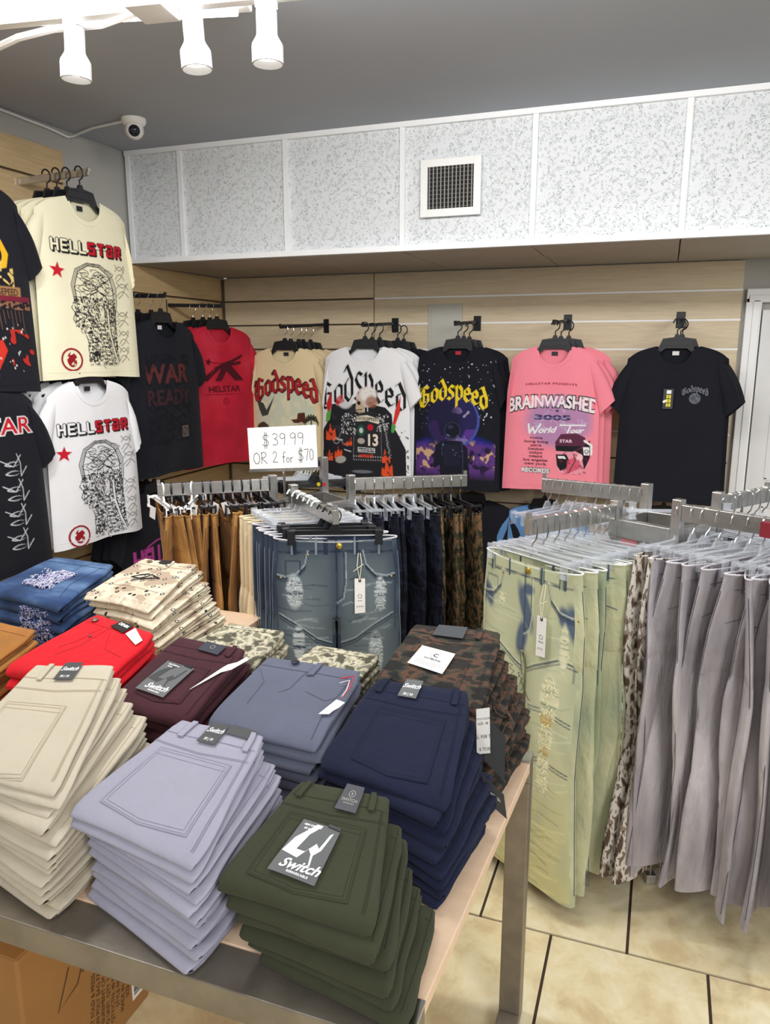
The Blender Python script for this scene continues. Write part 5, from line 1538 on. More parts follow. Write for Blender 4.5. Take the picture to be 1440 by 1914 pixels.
def pink_print(sh):
    cv = Canvas(-21, 21, -72, -18, S_PB, .25); cv.k = (1.06, .93)
    cv.text('HELLSTAR PRESENTS', 1.9, -.5, -21, rgb(150, 40, 70), 1, 1.45, .8, .03, 0, .004)
    m = np.clip(1.15 - np.sqrt(((cv.X - 4) / 17) ** 2 + ((cv.Z + 42) / 15) ** 2), 0, .35) / .35 * ((cv.Z > -58))
    cv.put(m, rgb(150, 130, 178), .75)
    r = random.Random(3)
    for k in range(16):
        x = r.uniform(-12, 18); z = r.uniform(-48, -34)
        cv.line([(x + j * 1.2 * r.uniform(-1, 1), z + j * r.uniform(-1.2, 1.2)) for j in range(5)], .2, rgb(200, 196, 226), .8)
    wv = lambda x: 1.0 + .22 * abs(x) / 18
    cv.text('BRAINWASHED', 7.6, .4, -33.5, Wt, 1, .84, 1.15, .035, 0, .006, outline=rgb(36, 22, 30), ow=.55, wav=wv)
    cv.text('BRAINWASHED', 7.6, .4, -33.5, rgb(246, 222, 230), 1, .84, 1.15, .005, 0, .006, wav=wv)
    cv.dots(60, .12, .3, rgb(60, 34, 44), (-17, 18, -36, -27), 4, .8)
    cv.text('3005', 4.6, .8, -41, rgb(52, 52, 92), 1, 2.0, .85, .04); cv.line([(-9, -40), (10, -39.6)], .35, rgb(130, 130, 180)); cv.poly(star(3, -35.8, 1.2), rgb(52, 52, 92))
    cv.line([(-11, -43.8), (-10.4, -49), (-8.8, -45.6), (-7.8, -49), (-5, -43.6)], .9, Wt)
    cv.text('orld', 5.0, -2, -48.4, Wt, 1, 1.05, .95, .03, .07, 0, None, .3, .4); cv.line([(5, -43.8), (17, -43.6)], .8, Wt); cv.line([(10, -43.8), (8.6, -48)], .8, Wt); cv.text('our', 4.4, 12.8, -48, Wt, 1, 1, .9, .03, .05, 0, None, .3, .4)
    for k, t_ in enumerate(['rome', 'hong kong', 'paris', 'london', 'tokyo', 'miami', 'los angeles', 'new york']):
        cv.text(t_, 2.5, -6.8, -52.2 - k * 2.15, rgb(70, 20, 44), 1, 1.15, .85, .03)
    # RECORD logo
    for k in range(5): cv.line([(-11 + k * 2, -71), (-10.4 + k * 2, -68.6), (-9.4 + k * 2, -70.6)], .35, K)
    cv.text('RECORDS', 3.4, -6.6, -71.6 - .0, Wt, 1, .95, 1, .04, outline=K, ow=.25)
    # head with visor
    cv.poly([(3.5, -58), (4.4, -70), (9, -71.5), (17, -71.5), (20, -66), (18.5, -58), (18, -50), (6, -50)], rgb(236, 150, 168))
    cv.poly([(3.4, -60.5), (8.6, -60.4), (10.2, -64), (8.8, -68.4), (6, -70), (4.2, -67)], K)
    cv.poly([(4.4, -61.4), (7.6, -61.4), (8.6, -63), (4.6, -62.8)], Wt)
    cv.poly([(12, -58), (19.6, -52), (20, -62), (17.6, -69), (15.6, -60)], rgb(44, 24, 34)); cv.poly([(9, -64), (14, -61), (16, -68), (9, -72)], rgb(206, 66, 96), .8)
    cv.ell(15, -62, 1.6, 2.2, rgb(246, 190, 196))
    cv.poly([(2.8, -53.6), (5.4, -48.8), (13, -48.2), (17.4, -50.6), (17, -56.4), (11.5, -58.8), (3.4, -58.6)], rgb(92, 40, 66)); cv.poly([(2.8, -55.6), (16, -55.4), (11.5, -58.8), (3.4, -58.6)], K); cv.text('STAR', 2.4, 8, -53.6, rgb(236, 200, 216), 1, 1.1, 1, .03)
    cv.line([(17, -52.4), (20.4, -55), (20.6, -60)], 1.1, Wt); cv.poly([(16.4, -56), (19.4, -56), (19.6, -60.6), (17, -60.6)], Wt); cv.ring(18.2, -58.4, .9, .35, K)
    cv.line([(12, -60), (13, -64), (10, -71)], .4, K)
    cv.noise(7, 1.6, 1.8, 1.5, rgb(110, 30, 56), .6, (cv.X > 5) & (cv.X < 19) & (cv.Z < -58.5) & (cv.Z > -72))
    return cv

def small_logo_print(sh):
    cv = Canvas(-6, 18, -30, -18, S_BB, .22)
    g = rgb(120, 122, 130)
    blackletter(cv, 'Godspeed', 1.75, 10.5, -22.4, g, .3, 1.2, .06)
    cv.ell(10.5, -25.8, 2.6, 2.6, rgb(78, 82, 94)); cv.ring(10.5, -25.8, 2.5, .3, rgb(110, 112, 120)); cv.noise(4, 2.4, 2.2, .9, rgb(110, 112, 122), .8, (cv.X - 10.5) ** 2 + (cv.Z + 25.8) ** 2 < 6)
    return cv
S_BB = rgb(19, 21, 31); S_B2 = rgb(17, 20, 30); S_RB = rgb(190, 28, 52); S_C2 = rgb(226, 206, 164); S_WB = rgb(236, 236, 238); S_PB = rgb(246, 140, 156)

HALF = math.pi / 2
# back wall, left to right
shirt_row('warm cream T-shirt printed with skeleton gunslingers behind the price sign', 'warm cream T-shirt', '', S_CREAM2, (-2.155, 4.17, 1.615), (.35, .94, 0), 5, .055, .05, gunslinger_print, W=.47, L=.74, seed=3, neck_tag=TAGK, plastic=False, sleeve=(.2, .9))
shirt_row('white T-shirt printed with a skull in a studded jacket', 'white T-shirt right of the price sign', '', S_WHITE, (-1.62, 4.12, 1.622), (.45, .9, 0), 3, .05, .02, skull_print, W=.53, L=.80, seed=5, neck_tag=None, NW=.105, sleeve=(.25, 1))
shirt_row('plain black T-shirt hanging behind the white skull T-shirts', 'black T-shirt behind the white ones', '', S_BLACK, (-1.50, 4.34, 1.615), (.3, .95, 0), 2, .05, 0, None, W=.55, L=.80, seed=6)
shirt_row('black T-shirt printed with an astronaut facing a purple planet', 'black space T-shirt', '', S_BLACK, (-1.09, 4.17, 1.622), (.4, .92, 0), 3, .06, .0, space_print, W=.49, L=.80, seed=7, neck_tag=TAGR, NW=.088, sleeve=(.15, .55))
shirt_row('pink T-shirt printed with a screaming head in a visor', 'pink T-shirt', '', S_PINK, (-.558, 4.14, 1.620), (.45, .9, 0), 3, .055, .0, pink_print, W=.485, L=.765, seed=9, neck_tag=TAGK, NW=.09, sleeve=(.12, 1.05))
sb = shirt_row('plain black T-shirt with a small grey chest logo beside the door', 'black T-shirt beside the door', '', S_BLACK, (.04, 4.17, 1.622), (.35, .94, 0), 3, .05, .0, small_logo_print, W=.50, L=.80, seed=12, neck_tag=TAGW, NW=.088)
hang_out_tag('hang_card', 'black and yellow hang tag on the black T-shirt beside the door', [(-.004, 4.128, 1.41), (.044, 4.128, 1.41), (.044, 4.128, 1.31), (-.004, 4.128, 1.31)], M_DARKCARD, None, M_INKW)
yl = MB()
for i in range(2):
    for j in range(3): yl.box((.016 + i * .012 + .002, 4.1255, 1.33 + j * .021), (.0095, .0012, .017))
yb = thing('sticker', 'yellow and white size sticker on the tag of the black T-shirt', 'sticker', (.02, 4.126, 1.36))
for i in range(2):
    for j in range(3): MB().box((-.004 + i * .012, 0, -.03 + j * .021), (.0095, .0012, .017)).build('yellow_square', plain('yellow_print', rgb(226, 214, 40), .5), yb)
MB().box((.002, 0, .035), (.022, .0012, .018)).build('white_square', M_PAPER, yb)
MB().box((-.016, -.001, -.012), (.018, .0012, .012), M=Matrix.Rotation(-.6, 3, 'Y')).build('white_square', M_PAPER, yb)

for lb, p, e in (('black bracket carrying the warm cream T-shirts', (-2.03, YB, 1.76), (-2.17, 4.14, 1.735)), ('black bracket carrying the white skull T-shirts', (-1.57, YB, 1.76), (-1.62, 4.09, 1.738)),
                 ('black bracket carrying the astronaut T-shirt', (-1.06, YB, 1.765), (-1.10, 4.14, 1.74)), ('black bracket carrying the pink T-shirts', (-.54, YB, 1.765), (-.565, 4.11, 1.738)), ('black bracket carrying the black T-shirt by the door', (.055, YB, 1.77), (.035, 4.14, 1.74))):
    bracket(lb, p, e, w=.012, h=.018)

# lower row, mostly hidden by the racks
shirt('plain black T-shirt low on the back wall behind the racks', S_BLACK, (-1.02, 4.32, .74), 0, W=.55, L=.7, seed=14, NW=.09)
shirt('light blue T-shirt low on the back wall behind the racks', S_BLUE, (-.60, 4.32, .73), 0, W=.5, L=.7, seed=15, NW=.09)
shirt('dark red T-shirt low on the back wall near the door', S_RED, (.04, 4.34, .73), 0, W=.5, L=.7, seed=16, NW=.09)

# left wall (facing +x)
shirt_row('cream T-shirt printed with an anatomical head, upper row on the left wall', 'cream T-shirt on the left wall', '', S_CREAM, (-2.42, 2.82, 2.235), (-1, -.12, 0), 4, .055, HALF - .10, anatomy_print(rgb(240, 234, 204)), W=.54, L=.755, seed=21, neck_tag=TAGK, sleeve=(1.1, .25))
shirt_row('white T-shirt printed with an anatomical head, lower row on the left wall', 'white T-shirt on the left wall', '', S_WHITE, (-2.40, 2.755, 1.47), (-1, -.18, 0), 4, .06, HALF - .12, anatomy_print(rgb(236, 236, 238)), W=.50, L=.72, seed=22, neck_tag=TAGK, sleeve=(1.1, .6))
shirt_row('black T-shirt with faint dark red lettering on the left wall', 'washed black T-shirt', '', S_BLACK2, (-2.42, 3.335, 1.75), (-1, -.1, 0), 4, .06, HALF - .05, war_print, W=.56, L=.78, seed=23, neck_tag=TAGW, plastic=False)
shirt_row('red T-shirt with a dark runner emblem near the corner', 'red T-shirt near the corner', '', S_RED, (-2.46, 3.92, 1.735), (-1, -.05, 0), 4, .05, HALF - .32, star_runner_print, W=.54, L=.80, seed=24, plastic=False)
shirt_row('black T-shirt with a big yellow print at the left picture edge', 'black T-shirt at the left edge, upper row', '', S_BLACK, (-2.44, 2.20, 2.22), (-1, -.1, 0), 3, .06, HALF - .08, far_yellow_print, W=.56, L=.78, seed=25)
shirt_row('black T-shirt with white tribal flames at the left picture edge', 'black T-shirt at the left edge, lower row', '', S_BLACK, (-2.43, 2.17, 1.47), (-1, -.1, 0), 3, .06, HALF - .08, flames_print, W=.56, L=.76, seed=26)
shirt_row('black T-shirt with a pink star logo, low on the left wall', 'black T-shirt low on the left wall', '', S_BLACK, (-2.42, 3.20, .90), (-1, -.1, 0), 3, .05, HALF - .08, pink_star_print, W=.54, L=.72, seed=27, neck_tag=TAGW, plastic=False)

for lb, p, e, m_ in (('silver bracket carrying the cream T-shirts', (XL, 2.84, 2.335), (-2.40, 2.86, 2.352), M_METAL), ('black bracket carrying the washed black T-shirts', (XL, 3.33, 1.875), (-2.39, 3.34, 1.868), M_BLACKM),
                     ('black bracket carrying the red T-shirts', (XL, 3.90, 1.86), (-2.43, 3.93, 1.85), M_BLACKM), ('black bracket of the white T-shirts on the left wall', (XL, 2.78, 1.585), (-2.38, 2.80, 1.58), M_BLACKM),
                     ('black bracket of the upper black T-shirts at the left edge', (XL, 2.2, 2.335), (-2.4, 2.2, 2.335), M_BLACKM), ('black bracket of the lower black T-shirts at the left edge', (XL, 2.17, 1.585), (-2.4, 2.17, 1.585), M_BLACKM),
                     ('black bracket of the pink star T-shirts', (XL, 3.2, 1.02), (-2.39, 3.2, 1.015), M_BLACKM)):
    bracket(lb, p, e, m_, w=.012, h=.03 if m_ is M_METAL else .02)
# ---------------------------------------------------------------- hanging trousers
class Pants:
    """trousers clipped at the waist: x across, z down from the waist, front towards -y"""
    def __init__(s, W=.38, L=1.0, hip=.41, knee=.18, hemw=.20, th=.020, seed=1, curl=0.0, fold=.006, sway=0.0, xs=0.0, wv=0.0):
        s.xs = xs; s.wv = wv
        s.W, s.L, s.hip, s.knee, s.hemw, s.th, s.curl, s.fold, s.sway = W, L, hip, knee, hemw, th, curl, fold, sway
        s.w = Wob(seed, 5, (4, 12)); s.w2 = Wob(seed + 7, 4, (2, 6)); s.seed = seed
    def hw(s, z):
        k = np.clip(-z / .17, 0, 1); k = k * k * (3 - 2 * k)
        return s.W / 2 + (s.hip / 2 - s.W / 2) * k
    def leg(s, z):
        t = np.clip((-z - .26) / (s.L - .26), 0, 1)
        top = s.hip / 4 + .004
        kn = s.knee / 2; he = s.hemw / 2
        lw = np.where(t < .45, top + (kn - top) * (t / .45), kn + (he - kn) * ((t - .45) / .55))
        xc = s.hip / 4 + .002 + .004 * t
        return xc, lw
    def bend(s, x, z):
        return s.wv * np.sin(x * 19 + s.seed) * np.clip(1.2 + z / .5, .3, 1) + s.curl * (x / .2) ** 2 * (.5 + .5 * np.clip(-z / .3, 0, 1)) + s.sway * np.sin(-z * 3.0) + .008 * s.w2(x * .5, z * 1.3) * np.clip(-z / .4, 0, 1)
    def depth(s, x, z):
        h = s.hw(z)
        up = s.th * np.sqrt(np.clip(1 - np.clip(np.abs(x) / h, 0, 1) ** 4, 0, 1))
        xc, lw = s.leg(z)
        q = (np.abs(x) - xc) / lw
        lg = s.th * 1.05 * np.sqrt(np.clip(1 - np.clip(np.abs(q), 0, 1) ** 3, 0, 1))
        k = np.clip((-z - .25) / .05, 0, 1)
        d = up * (1 - k) + lg * k
        low = np.clip((-z - .1) / .5, 0, 1)
        return d, d / s.th * (s.fold * s.w(x * 2.5, z * .35) * (.3 + low))
    def S(s, X, Z, off):
        d, f = s.depth(X, Z)
        y = -d - f + s.bend(X, Z) - off
        xc, lw = s.leg(Z)
        ok = np.where(Z > -.27, np.abs(X) < s.hw(Z) - .004, np.abs(np.abs(X) - xc) < lw - .004) & (Z < -.002) & (Z > -s.L + .002)
        return y, ok
    def S3(s, x, z, off):
        y, ok = s.S(np.float64(x), np.float64(z), off)
        return (x, float(y), z)
    def mesh(s, n1=40, n2=26):
        parts = []
        a = np.linspace(0, 2 * math.pi, n1, endpoint=False)
        rows = []
        sg = lambda v, p: np.sign(v) * np.abs(v) ** p
        for z in [0, -.012, -.03, -.045, -.08, -.12, -.16, -.2, -.235, -.262, -.272]:
            h = s.hw(z); x = h * sg(np.cos(a), .75)
            th = s.th * sg(np.sin(a), .6) * (1.0 if z < -.26 else 1)
            if z == -.272: th = th * .5
            f = s.depth(x, np.full_like(x, z))[1]
            y = -th - f * np.abs(np.sin(a)) + s.bend(x, z)
            zz = z - .010 * (1 - (x / h) ** 2) * (np.sin(a) > 0) * (z > -.02)
            rows.append(np.stack([x, y, np.full_like(x, 1.0) * zz], -1))
        parts.append(grid_mesh('', np.array(rows), close_u=True))
        s.rim = rows[0]
        a = np.linspace(0, 2 * math.pi, n2, endpoint=False)
        for side in (-1, 1):
            rows = []
            for z in [-.225, -.25, -.28] + list(np.linspace(-.32, -s.L, 16)):
                xc, lw = s.leg(z)
                g_ = min(1, max(0, (-z - .215) / .09)); lw = lw * (.86 + .14 * g_)
                x = side * (xc + lw * sg(np.cos(a), .8))
                th = s.th * 1.05 * sg(np.sin(a), .7) * (.6 + .4 * g_)
                f = s.depth(x, np.full_like(x, z))[1]
                y = -th - f * (.6 + .4 * np.sin(a)) + s.bend(x, z)
                hemdip = .012 * (np.cos(a * side)) if z <= -s.L + .001 else 0
                x = x + s.xs * math.sin(-z * 6.5 + s.seed + side * .5) * min(1, (-z - .2) / .3) + s.xs * .8 * side * max(0, -z - .75)
                rows.append(np.stack([x, y, np.full_like(x, z) - hemdip * .6], -1))
            parts.append(grid_mesh('', np.array(rows), close_u=True))
        return mesh_from('trouser_cloth', parts)

PANTS_ME = {}
def trousers(label, mat, loc, rotz, P_, group, rim_mat=None, print_fn=None, name='trousers', cat='trousers', seam=None, key=None):
    root = thing(name, label, cat, loc, rotz, group)
    if key and key in PANTS_ME:
        me, rim, sm = PANTS_ME[key]
    else:
        me = P_.mesh(); me.materials.append(mat)
        pts = [tuple(p) for p in P_.rim] + [tuple(P_.rim[0])]
        rim = MB().tube(pts, .0024, 5, cap=False).mesh('waistband_edge', True); rim.materials.append(rim_mat or mat)
        mb = MB()
        z = -.042
        ring = []
        for sgn in (1, -1):
            xs_ = np.linspace(-P_.hw(z) * .985, P_.hw(z) * .985, 14) * sgn
            for x in xs_:
                d, f = P_.depth(np.float64(x), np.float64(z))
                ring.append((x, float((-d - f if sgn == 1 else d * .98) + P_.bend(x, z)), z))
        mb.tube(ring + [ring[0]], .0016, 4, cap=False)
        for sx in (-1, 1):   # outseam stitching
            L_ = [(sx * (P_.hw(zz) if zz > -.26 else (P_.leg(zz)[0] + P_.leg(zz)[1])) * 1.0, float(P_.bend(sx * P_.hw(zz), zz)), zz) for zz in np.linspace(-.045, -P_.L + .03, 14)]
            mb.tube(L_, .0013, 4)
        for sx in (-1, 1):
            for fr_ in (1, -1):
                f3 = lambda x, z: (x, float((P_.S3(x, z, .0006)[1]) if fr_ == 1 else (P_.depth(np.float64(x), np.float64(z))[0] * .98 + P_.bend(x, z) + .001)), z)
                mb.tube([f3(sx * .088, -.046), f3(sx * .10, -.09), f3(sx * .13, -.122), f3(sx * .165, -.13)], .0014, 4)
                for xl in (.06, .135): mb.tube([f3(sx * xl, -.004), f3(sx * xl, -.05)], .0042, 4)
        sm = mb.mesh('seams', True); sm.materials.append(seam or mat)
        if key: PANTS_ME[key] = (me, rim, sm)
    link_mesh('trouser_cloth', me, None, root)
    link_mesh('waistband_edge', rim, None, root)
    link_mesh('seams', sm, None, root)
    if print_fn: print_fn(root, P_)
    return root

PH = {}
def pants_hanger(label, loc, rotz, kind='clear', group='trouser hangers', swing=0.0, hook=None, neck=1.0):
    """clip hanger; origin at the waistband, arm top at z = 0.12"""
    root = thing('clip_hanger', label, 'hanger', loc, rotz, group)
    k = (kind, hook, neck)
    if k not in PH:
        body = M_CLEAR if kind == 'clear' else (M_BLACKP if kind == 'black' else M_WHITEP)
        mb = MB()
        mb.box((0, 0, .016), (.30, .004, .013)).box((0, 0, .0225), (.30, .010, .002)).box((0, 0, .0095), (.30, .010, .002))
        mb.prism([(-.022, .022), (.022, .022), (.007, .046), (-.007, .046)], (0, -.003, 0), (1, 0, 0), (0, 0, 1), (0, 1, 0), .006)
        m1 = mb.mesh('hanger_bar'); m1.materials.append(body)
        cl = MB()
        cl.box((0, -.024, .004), (.024, .0035, .044)).box((0, .024, .004), (.024, .0035, .044)).box((0, 0, .020), (.02, .046, .006))
        cl.box((0, -.027, -.012), (.016, .004, .010))
        m2 = cl.mesh('clip'); m2.materials.append(body if kind != 'black' else M_BLACKP)
        hk = [(0, 0, .040), (.004, 0, .05), (.014, 0, .062), (.0185, 0, .08), (.0185, 0, .102)] + [(.0185 * math.cos(a), 0, .103 + .0185 * math.sin(a)) for a in np.linspace(.2, 3.0, 8)] + [(-.0195, 0, .098), (-.020, 0, .092)]
        hk = [(x_, y_, .04 + (z_ - .04) * neck if z_ < .1 else z_ - .0815 * (1 - neck)) for x_, y_, z_ in hk]
        hm = {'white': M_WHITEH, 'black': M_BLACKP, 'wire': M_CHROME}[hook or ('black' if kind == 'black' else 'wire')]
        m3 = MB().tube(hk, .0034 if hook in ('white', 'black') else .0021, 6).mesh('hook', True); m3.materials.append(hm)
        PH[k] = (m1, m2, m3)
    m1, m2, m3 = PH[k]
    link_mesh('hanger_bar', m1, None, root); link_mesh('hook', m3, None, root)
    for sx in (-.135, .135): link_mesh('clip', m2, None, root, (sx, 0, 0))
    return root

def rack(label, posts, ztops, arms, zring=.98):
    """square four-way rack: posts are floor positions, arms list of (start index, end xy, z top)"""
    c = np.mean([p for p in posts], 0)
    root = thing('garment_rack', label, 'clothes rack', (c[0], c[1], 0))
    L_ = lambda p, z: (p[0] - c[0], p[1] - c[1], z)
    for p, z in zip(posts, ztops):
        MB().bar(L_(p, .03), L_(p, z), .028, .028, up=(posts[1][0] - posts[0][0], posts[1][1] - posts[0][1], 0)).build('post', M_METAL, root, bevel=.002)
    n = len(posts)
    for i in range(n):
        a, b = posts[i], posts[(i + 1) % n]
        d = Vector((b[0] - a[0], b[1] - a[1], 0)).normalized() * .014
        a2 = (a[0] + d.x, a[1] + d.y); b2 = (b[0] - d.x, b[1] - d.y)
        MB().bar(L_(a2, zring), L_(b2, zring), .026, .055).build('ring_bar', M_METAL, root, bevel=.002)
        MB().bar(L_(a2, .14), L_(b2, .14), .026, .03).build('lower_bar', M_METAL, root, bevel=.002)
        f = Vector((a[0] - c[0], a[1] - c[1], 0)).normalized() * .03
        MB().bar(L_(a, .018), L_((a[0] + f.x, a[1] + f.y), .018), .03, .03).build('foot', M_METAL, root, bevel=.002)
    for i, e, z in arms:
        a = posts[i]
        d = Vector((e[0] - a[0], e[1] - a[1], 0)); dn = d.normalized()
        s0 = (a[0] + dn.x * .014, a[1] + dn.y * .014)
        MB().bar(L_(s0, z - .024), L_(e, z - .024), .022, .046).build('arm', M_METAL, root, bevel=.0015)
        MB().bar(L_((e[0] - dn.x * .006, e[1] - dn.y * .006), z), L_((e[0] - dn.x * .006, e[1] - dn.y * .006), z + .014), .012, .012, up=tuple(dn)).build('end_stop', M_METAL, root)
    return root

G_GREEN = fabric('acid_green_denim', rgb(186, 188, 154), .1, 4, .5, 16, two=(rgb(154, 166, 142), rgb(220, 218, 176)), stretch=(1.4, 1.4, .8))
G_GREEN2 = fabric('pale_sage_denim', rgb(150, 160, 130), .1, 4, .4, 16, two=(rgb(128, 140, 108), rgb(176, 184, 150)), stretch=(1.4, 1.4, .8))
G_GREY = fabric('washed_grey_denim', rgb(164, 158, 163), .1, 5, .6, 16, two=(rgb(132, 127, 134), rgb(196, 190, 194)), stretch=(2, 2, .6))
G_BGREY = fabric('blue_grey_denim', rgb(112, 114, 126), .1, 5, .45, 14, two=(rgb(92, 95, 108), rgb(134, 136, 146)), stretch=(2, 2, .8))
G_BROWN = fabric('caramel_twill', rgb(148, 104, 50), .1, 5, .4, 14, two=(rgb(130, 90, 42), rgb(188, 140, 76)), stretch=(2, 2, .8))
G_SAND = fabric('sand_twill', rgb(222, 204, 170), .05, 5, .35, 14)
G_DEN = fabric('dark_blue_denim', rgb(50, 62, 82), .1, 5, .4, 14, two=(rgb(32, 42, 62), rgb(84, 100, 116)), stretch=(2, 2, .8))
G_BCAM = camo('black_camo', [rgb(16, 17, 25), rgb(24, 26, 38), rgb(34, 38, 54), rgb(19, 20, 30)], 14, 3, stretch=(1.6, 1.6, 1))
G_GCAM = camo('green_camo', [rgb(36, 34, 30), rgb(66, 61, 42), rgb(112, 86, 60), rgb(54, 56, 40)], 20, 5, stretch=(1.6, 1.6, 1))
G_WCAM = camo('bark_camo', [rgb(86, 70, 60), rgb(150, 136, 124), rgb(206, 200, 192), rgb(120, 102, 90)], 30, 7, stretch=(1.8, 1.8, .8), pos=(.42, .48, .6))
RIM_PALE = plain('pale_edge_thread', rgb(232, 232, 226), .9)
RIM_GREY = plain('light_grey_edge', rgb(206, 202, 206), .9)
SEAM_BLUE = plain('dark_blue_seam', rgb(62, 78, 96), .9)
SEAM_GREY = plain('dark_grey_seam', rgb(92, 88, 98), .9)
SEAM_BROWN = plain('dark_brown_seam', rgb(110, 74, 34), .9)
SEAM_SAND = plain('sand_seam', rgb(186, 164, 126), .9)
SEAM_PALE = plain('pale_blue_seam', rgb(134, 146, 156), .9)

def jeans_details(kind):
    def fn(root, P_):
        rnd = random.Random(7 if kind == 'denim' else 17)
        if kind == 'denim':
            base = rgb(84, 96, 104); hi = rgb(122, 134, 138); lo = rgb(36, 48, 70); st_ = rgb(28, 38, 58); lt = rgb(176, 186, 190); fray = rgb(206, 212, 214)
        else:
            base = rgb(186, 190, 156); hi = rgb(212, 213, 178); lo = rgb(156, 166, 138); st_ = rgb(58, 70, 88); lt = rgb(222, 224, 194); fray = rgb(232, 226, 190)
        H = P_.hip / 2 * 100
        cv = Canvas(-H - 2, H + 2, -P_.L * 100, 0, base, .34)
        cv.a[:] = 1
        X, Z = cv.X, cv.Z
        xc = 10.3
        # washed thighs, darker side seams and waist: the dye of the jeans
        m = np.exp(-((np.abs(X) - xc) / 6.0) ** 2) * np.clip((-Z - 6) / 12, 0, 1)
        cv.put(m, hi, .6)
        cv.put(np.clip((np.abs(X) - 15) / 5, 0, 1) * np.clip((Z + 40) / 20, 0, 1), lo, .8)
        if kind == 'denim':
            cv.put(np.clip((Z + 7) / 5, 0, 1), lo, .55)
            cv.put(np.exp(-(X / 2.0) ** 2) * np.clip((Z + 30) / 8, 0, 1), lo, .5)
        else:
            cv.put(np.clip((-Z - 40) / 50, 0, 1), rgb(196, 188, 132), .7)
            nn = np.sin(X * .5 + 2 * np.sin(Z * .13)) * np.sin(Z * .11 + X * .07)
            cv.put(np.clip(nn, 0, 1), rgb(168, 176, 148), .5)
            for x, z, rx, rz in ((-17.5, -12, 1.6, 3), (-14.5, -13, 1.3, 2.6), (.6, -13, 1.4, 5), (-.4, -22, 1.5, 4), (16.5, -14, 1.5, 4), (13.5, -12.5, 1.2, 2.2), (1.5, -7.5, 1.6, 1.2)):
                cv.ell(x, z, rx, rz, rgb(52, 76, 116), .85, .7, rnd.uniform(-.4, .4))
        # whiskers and creases bleached into the cloth
        for k in range(46):
            sx = rnd.choice((-1, 1)); z = rnd.uniform(-66 if kind == 'green' else -52, -11); x0 = sx * rnd.uniform(1.5, 9); ln = rnd.uniform(4, 11)
            cv.line([(x0, z), (x0 + sx * ln * .5, z + rnd.uniform(-.6, 1.0)), (x0 + sx * ln, z + rnd.uniform(-.4, 2.0))], rnd.uniform(.25, .6), lt if rnd.random() < .6 else lo, .42)
        if kind == 'green':
            for k in range(60):
                sx = rnd.choice((-1, 1)); z = rnd.uniform(-98, -62); x0 = sx * rnd.uniform(3, 8); ln = rnd.uniform(5, 12)
                cv.line([(x0 + sx * ln * t, z + .9 * math.sin(t * 3 + k)) for t in (0, .25, .5, .75, 1)], rnd.uniform(.25, .7), rgb(222, 216, 160) if rnd.random() < .6 else rgb(156, 150, 96), .45)
        # stitching
        for z in (-4.1, -4.6): cv.line([(-H, z), (0, z + .5), (H, z)], .28, st_)
        cv.line([(-H, -.5), (H, -.5)], .3, lt, .7)
        cv.line([(.2, 0), (.4, -20), (.0, -27)], .4, st_); cv.line([(2.6, -4.4), (2.8, -14), (2.0, -18.5), (.3, -20)], .3, st_); cv.line([(3.1, -4.4), (3.3, -14), (2.4, -19.3), (.3, -20.8)], .22, lt)
        for sx in (-1, 1):
            pk = [(sx * 8.6, -4.6), (sx * 9.6, -9), (sx * 12.5, -12.2), (sx * 16, -13), (sx * 18.6, -12.4)]
            cv.line(pk, .55, st_); cv.line([(x - sx * .1, z + .9) for x, z in pk], .3, lt); cv.line([(x, z - .8) for x, z in pk], .25, st_)
            yk = [(sx * 1, -35 if kind == 'denim' else -33), (sx * 6, -33), (sx * 12, -28.5), (sx * 18, -25)] if kind == 'denim' else [(sx * 20, -26), (sx * 13, -24.6), (sx * 5, -28.5), (sx * 1, -31)]
            cv.line(yk, .5, st_); cv.line([(x, z - 1) for x, z in yk], .3, st_); cv.line([(x, z + .6) for x, z in yk], .25, lt)
            cv.line([(sx * 1, -27), (sx * 1.4, -60), (sx * 2, -96)], .35, st_, .8)
            cv.line([(sx * (H - 1.4), -5), (sx * (H - 1.6), -30)], .3, st_, .9)
            if kind == 'green':
                for z in (-41, -56): cv.line([(sx * 3, z), (sx * 9, z + 1.0), (sx * 17, z - 1.2)], .35, st_); cv.line([(sx * 3, z - 1), (sx * 9, z + 0), (sx * 17, z - 2.2)], .3, st_)
            cv.line([(sx * 1, -97.6), (sx * 20, -97.6)], .3, st_)
        # belt loops
        for x in (-12.8, 6.2, -3 if kind == 'denim' else 12.5):
            cv.poly([(x - .6, .0), (x + .6, 0), (x + .6, -5), (x - .6, -5)], lo); cv.line([(x - .6, 0), (x - .6, -5)], .22, st_); cv.line([(x + .6, 0), (x + .6, -5)], .22, st_)
        # coin pocket
        cv.line([(-15.6, -7), (-11, -7), (-11, -11.5)], .25, st_); cv.line([(-15.6, -7), (-15.6, -12)], .25, st_)
        # torn places
        def torn(x, z, w_, h_, n=26):
            cv.ell(x, z, w_, h_, lt, .8, .3)
            for k in range(n):
                zz = z + rnd.uniform(-h_, h_); q = math.sqrt(max(0, 1 - ((zz - z) / h_) ** 2)) * w_
                cv.line([(x - q - rnd.uniform(0, .5), zz), (x, zz + rnd.uniform(-.5, .5)), (x + q + rnd.uniform(0, .6), zz + rnd.uniform(-.4, .4))], .28, fray if k % 3 else lo, .95)
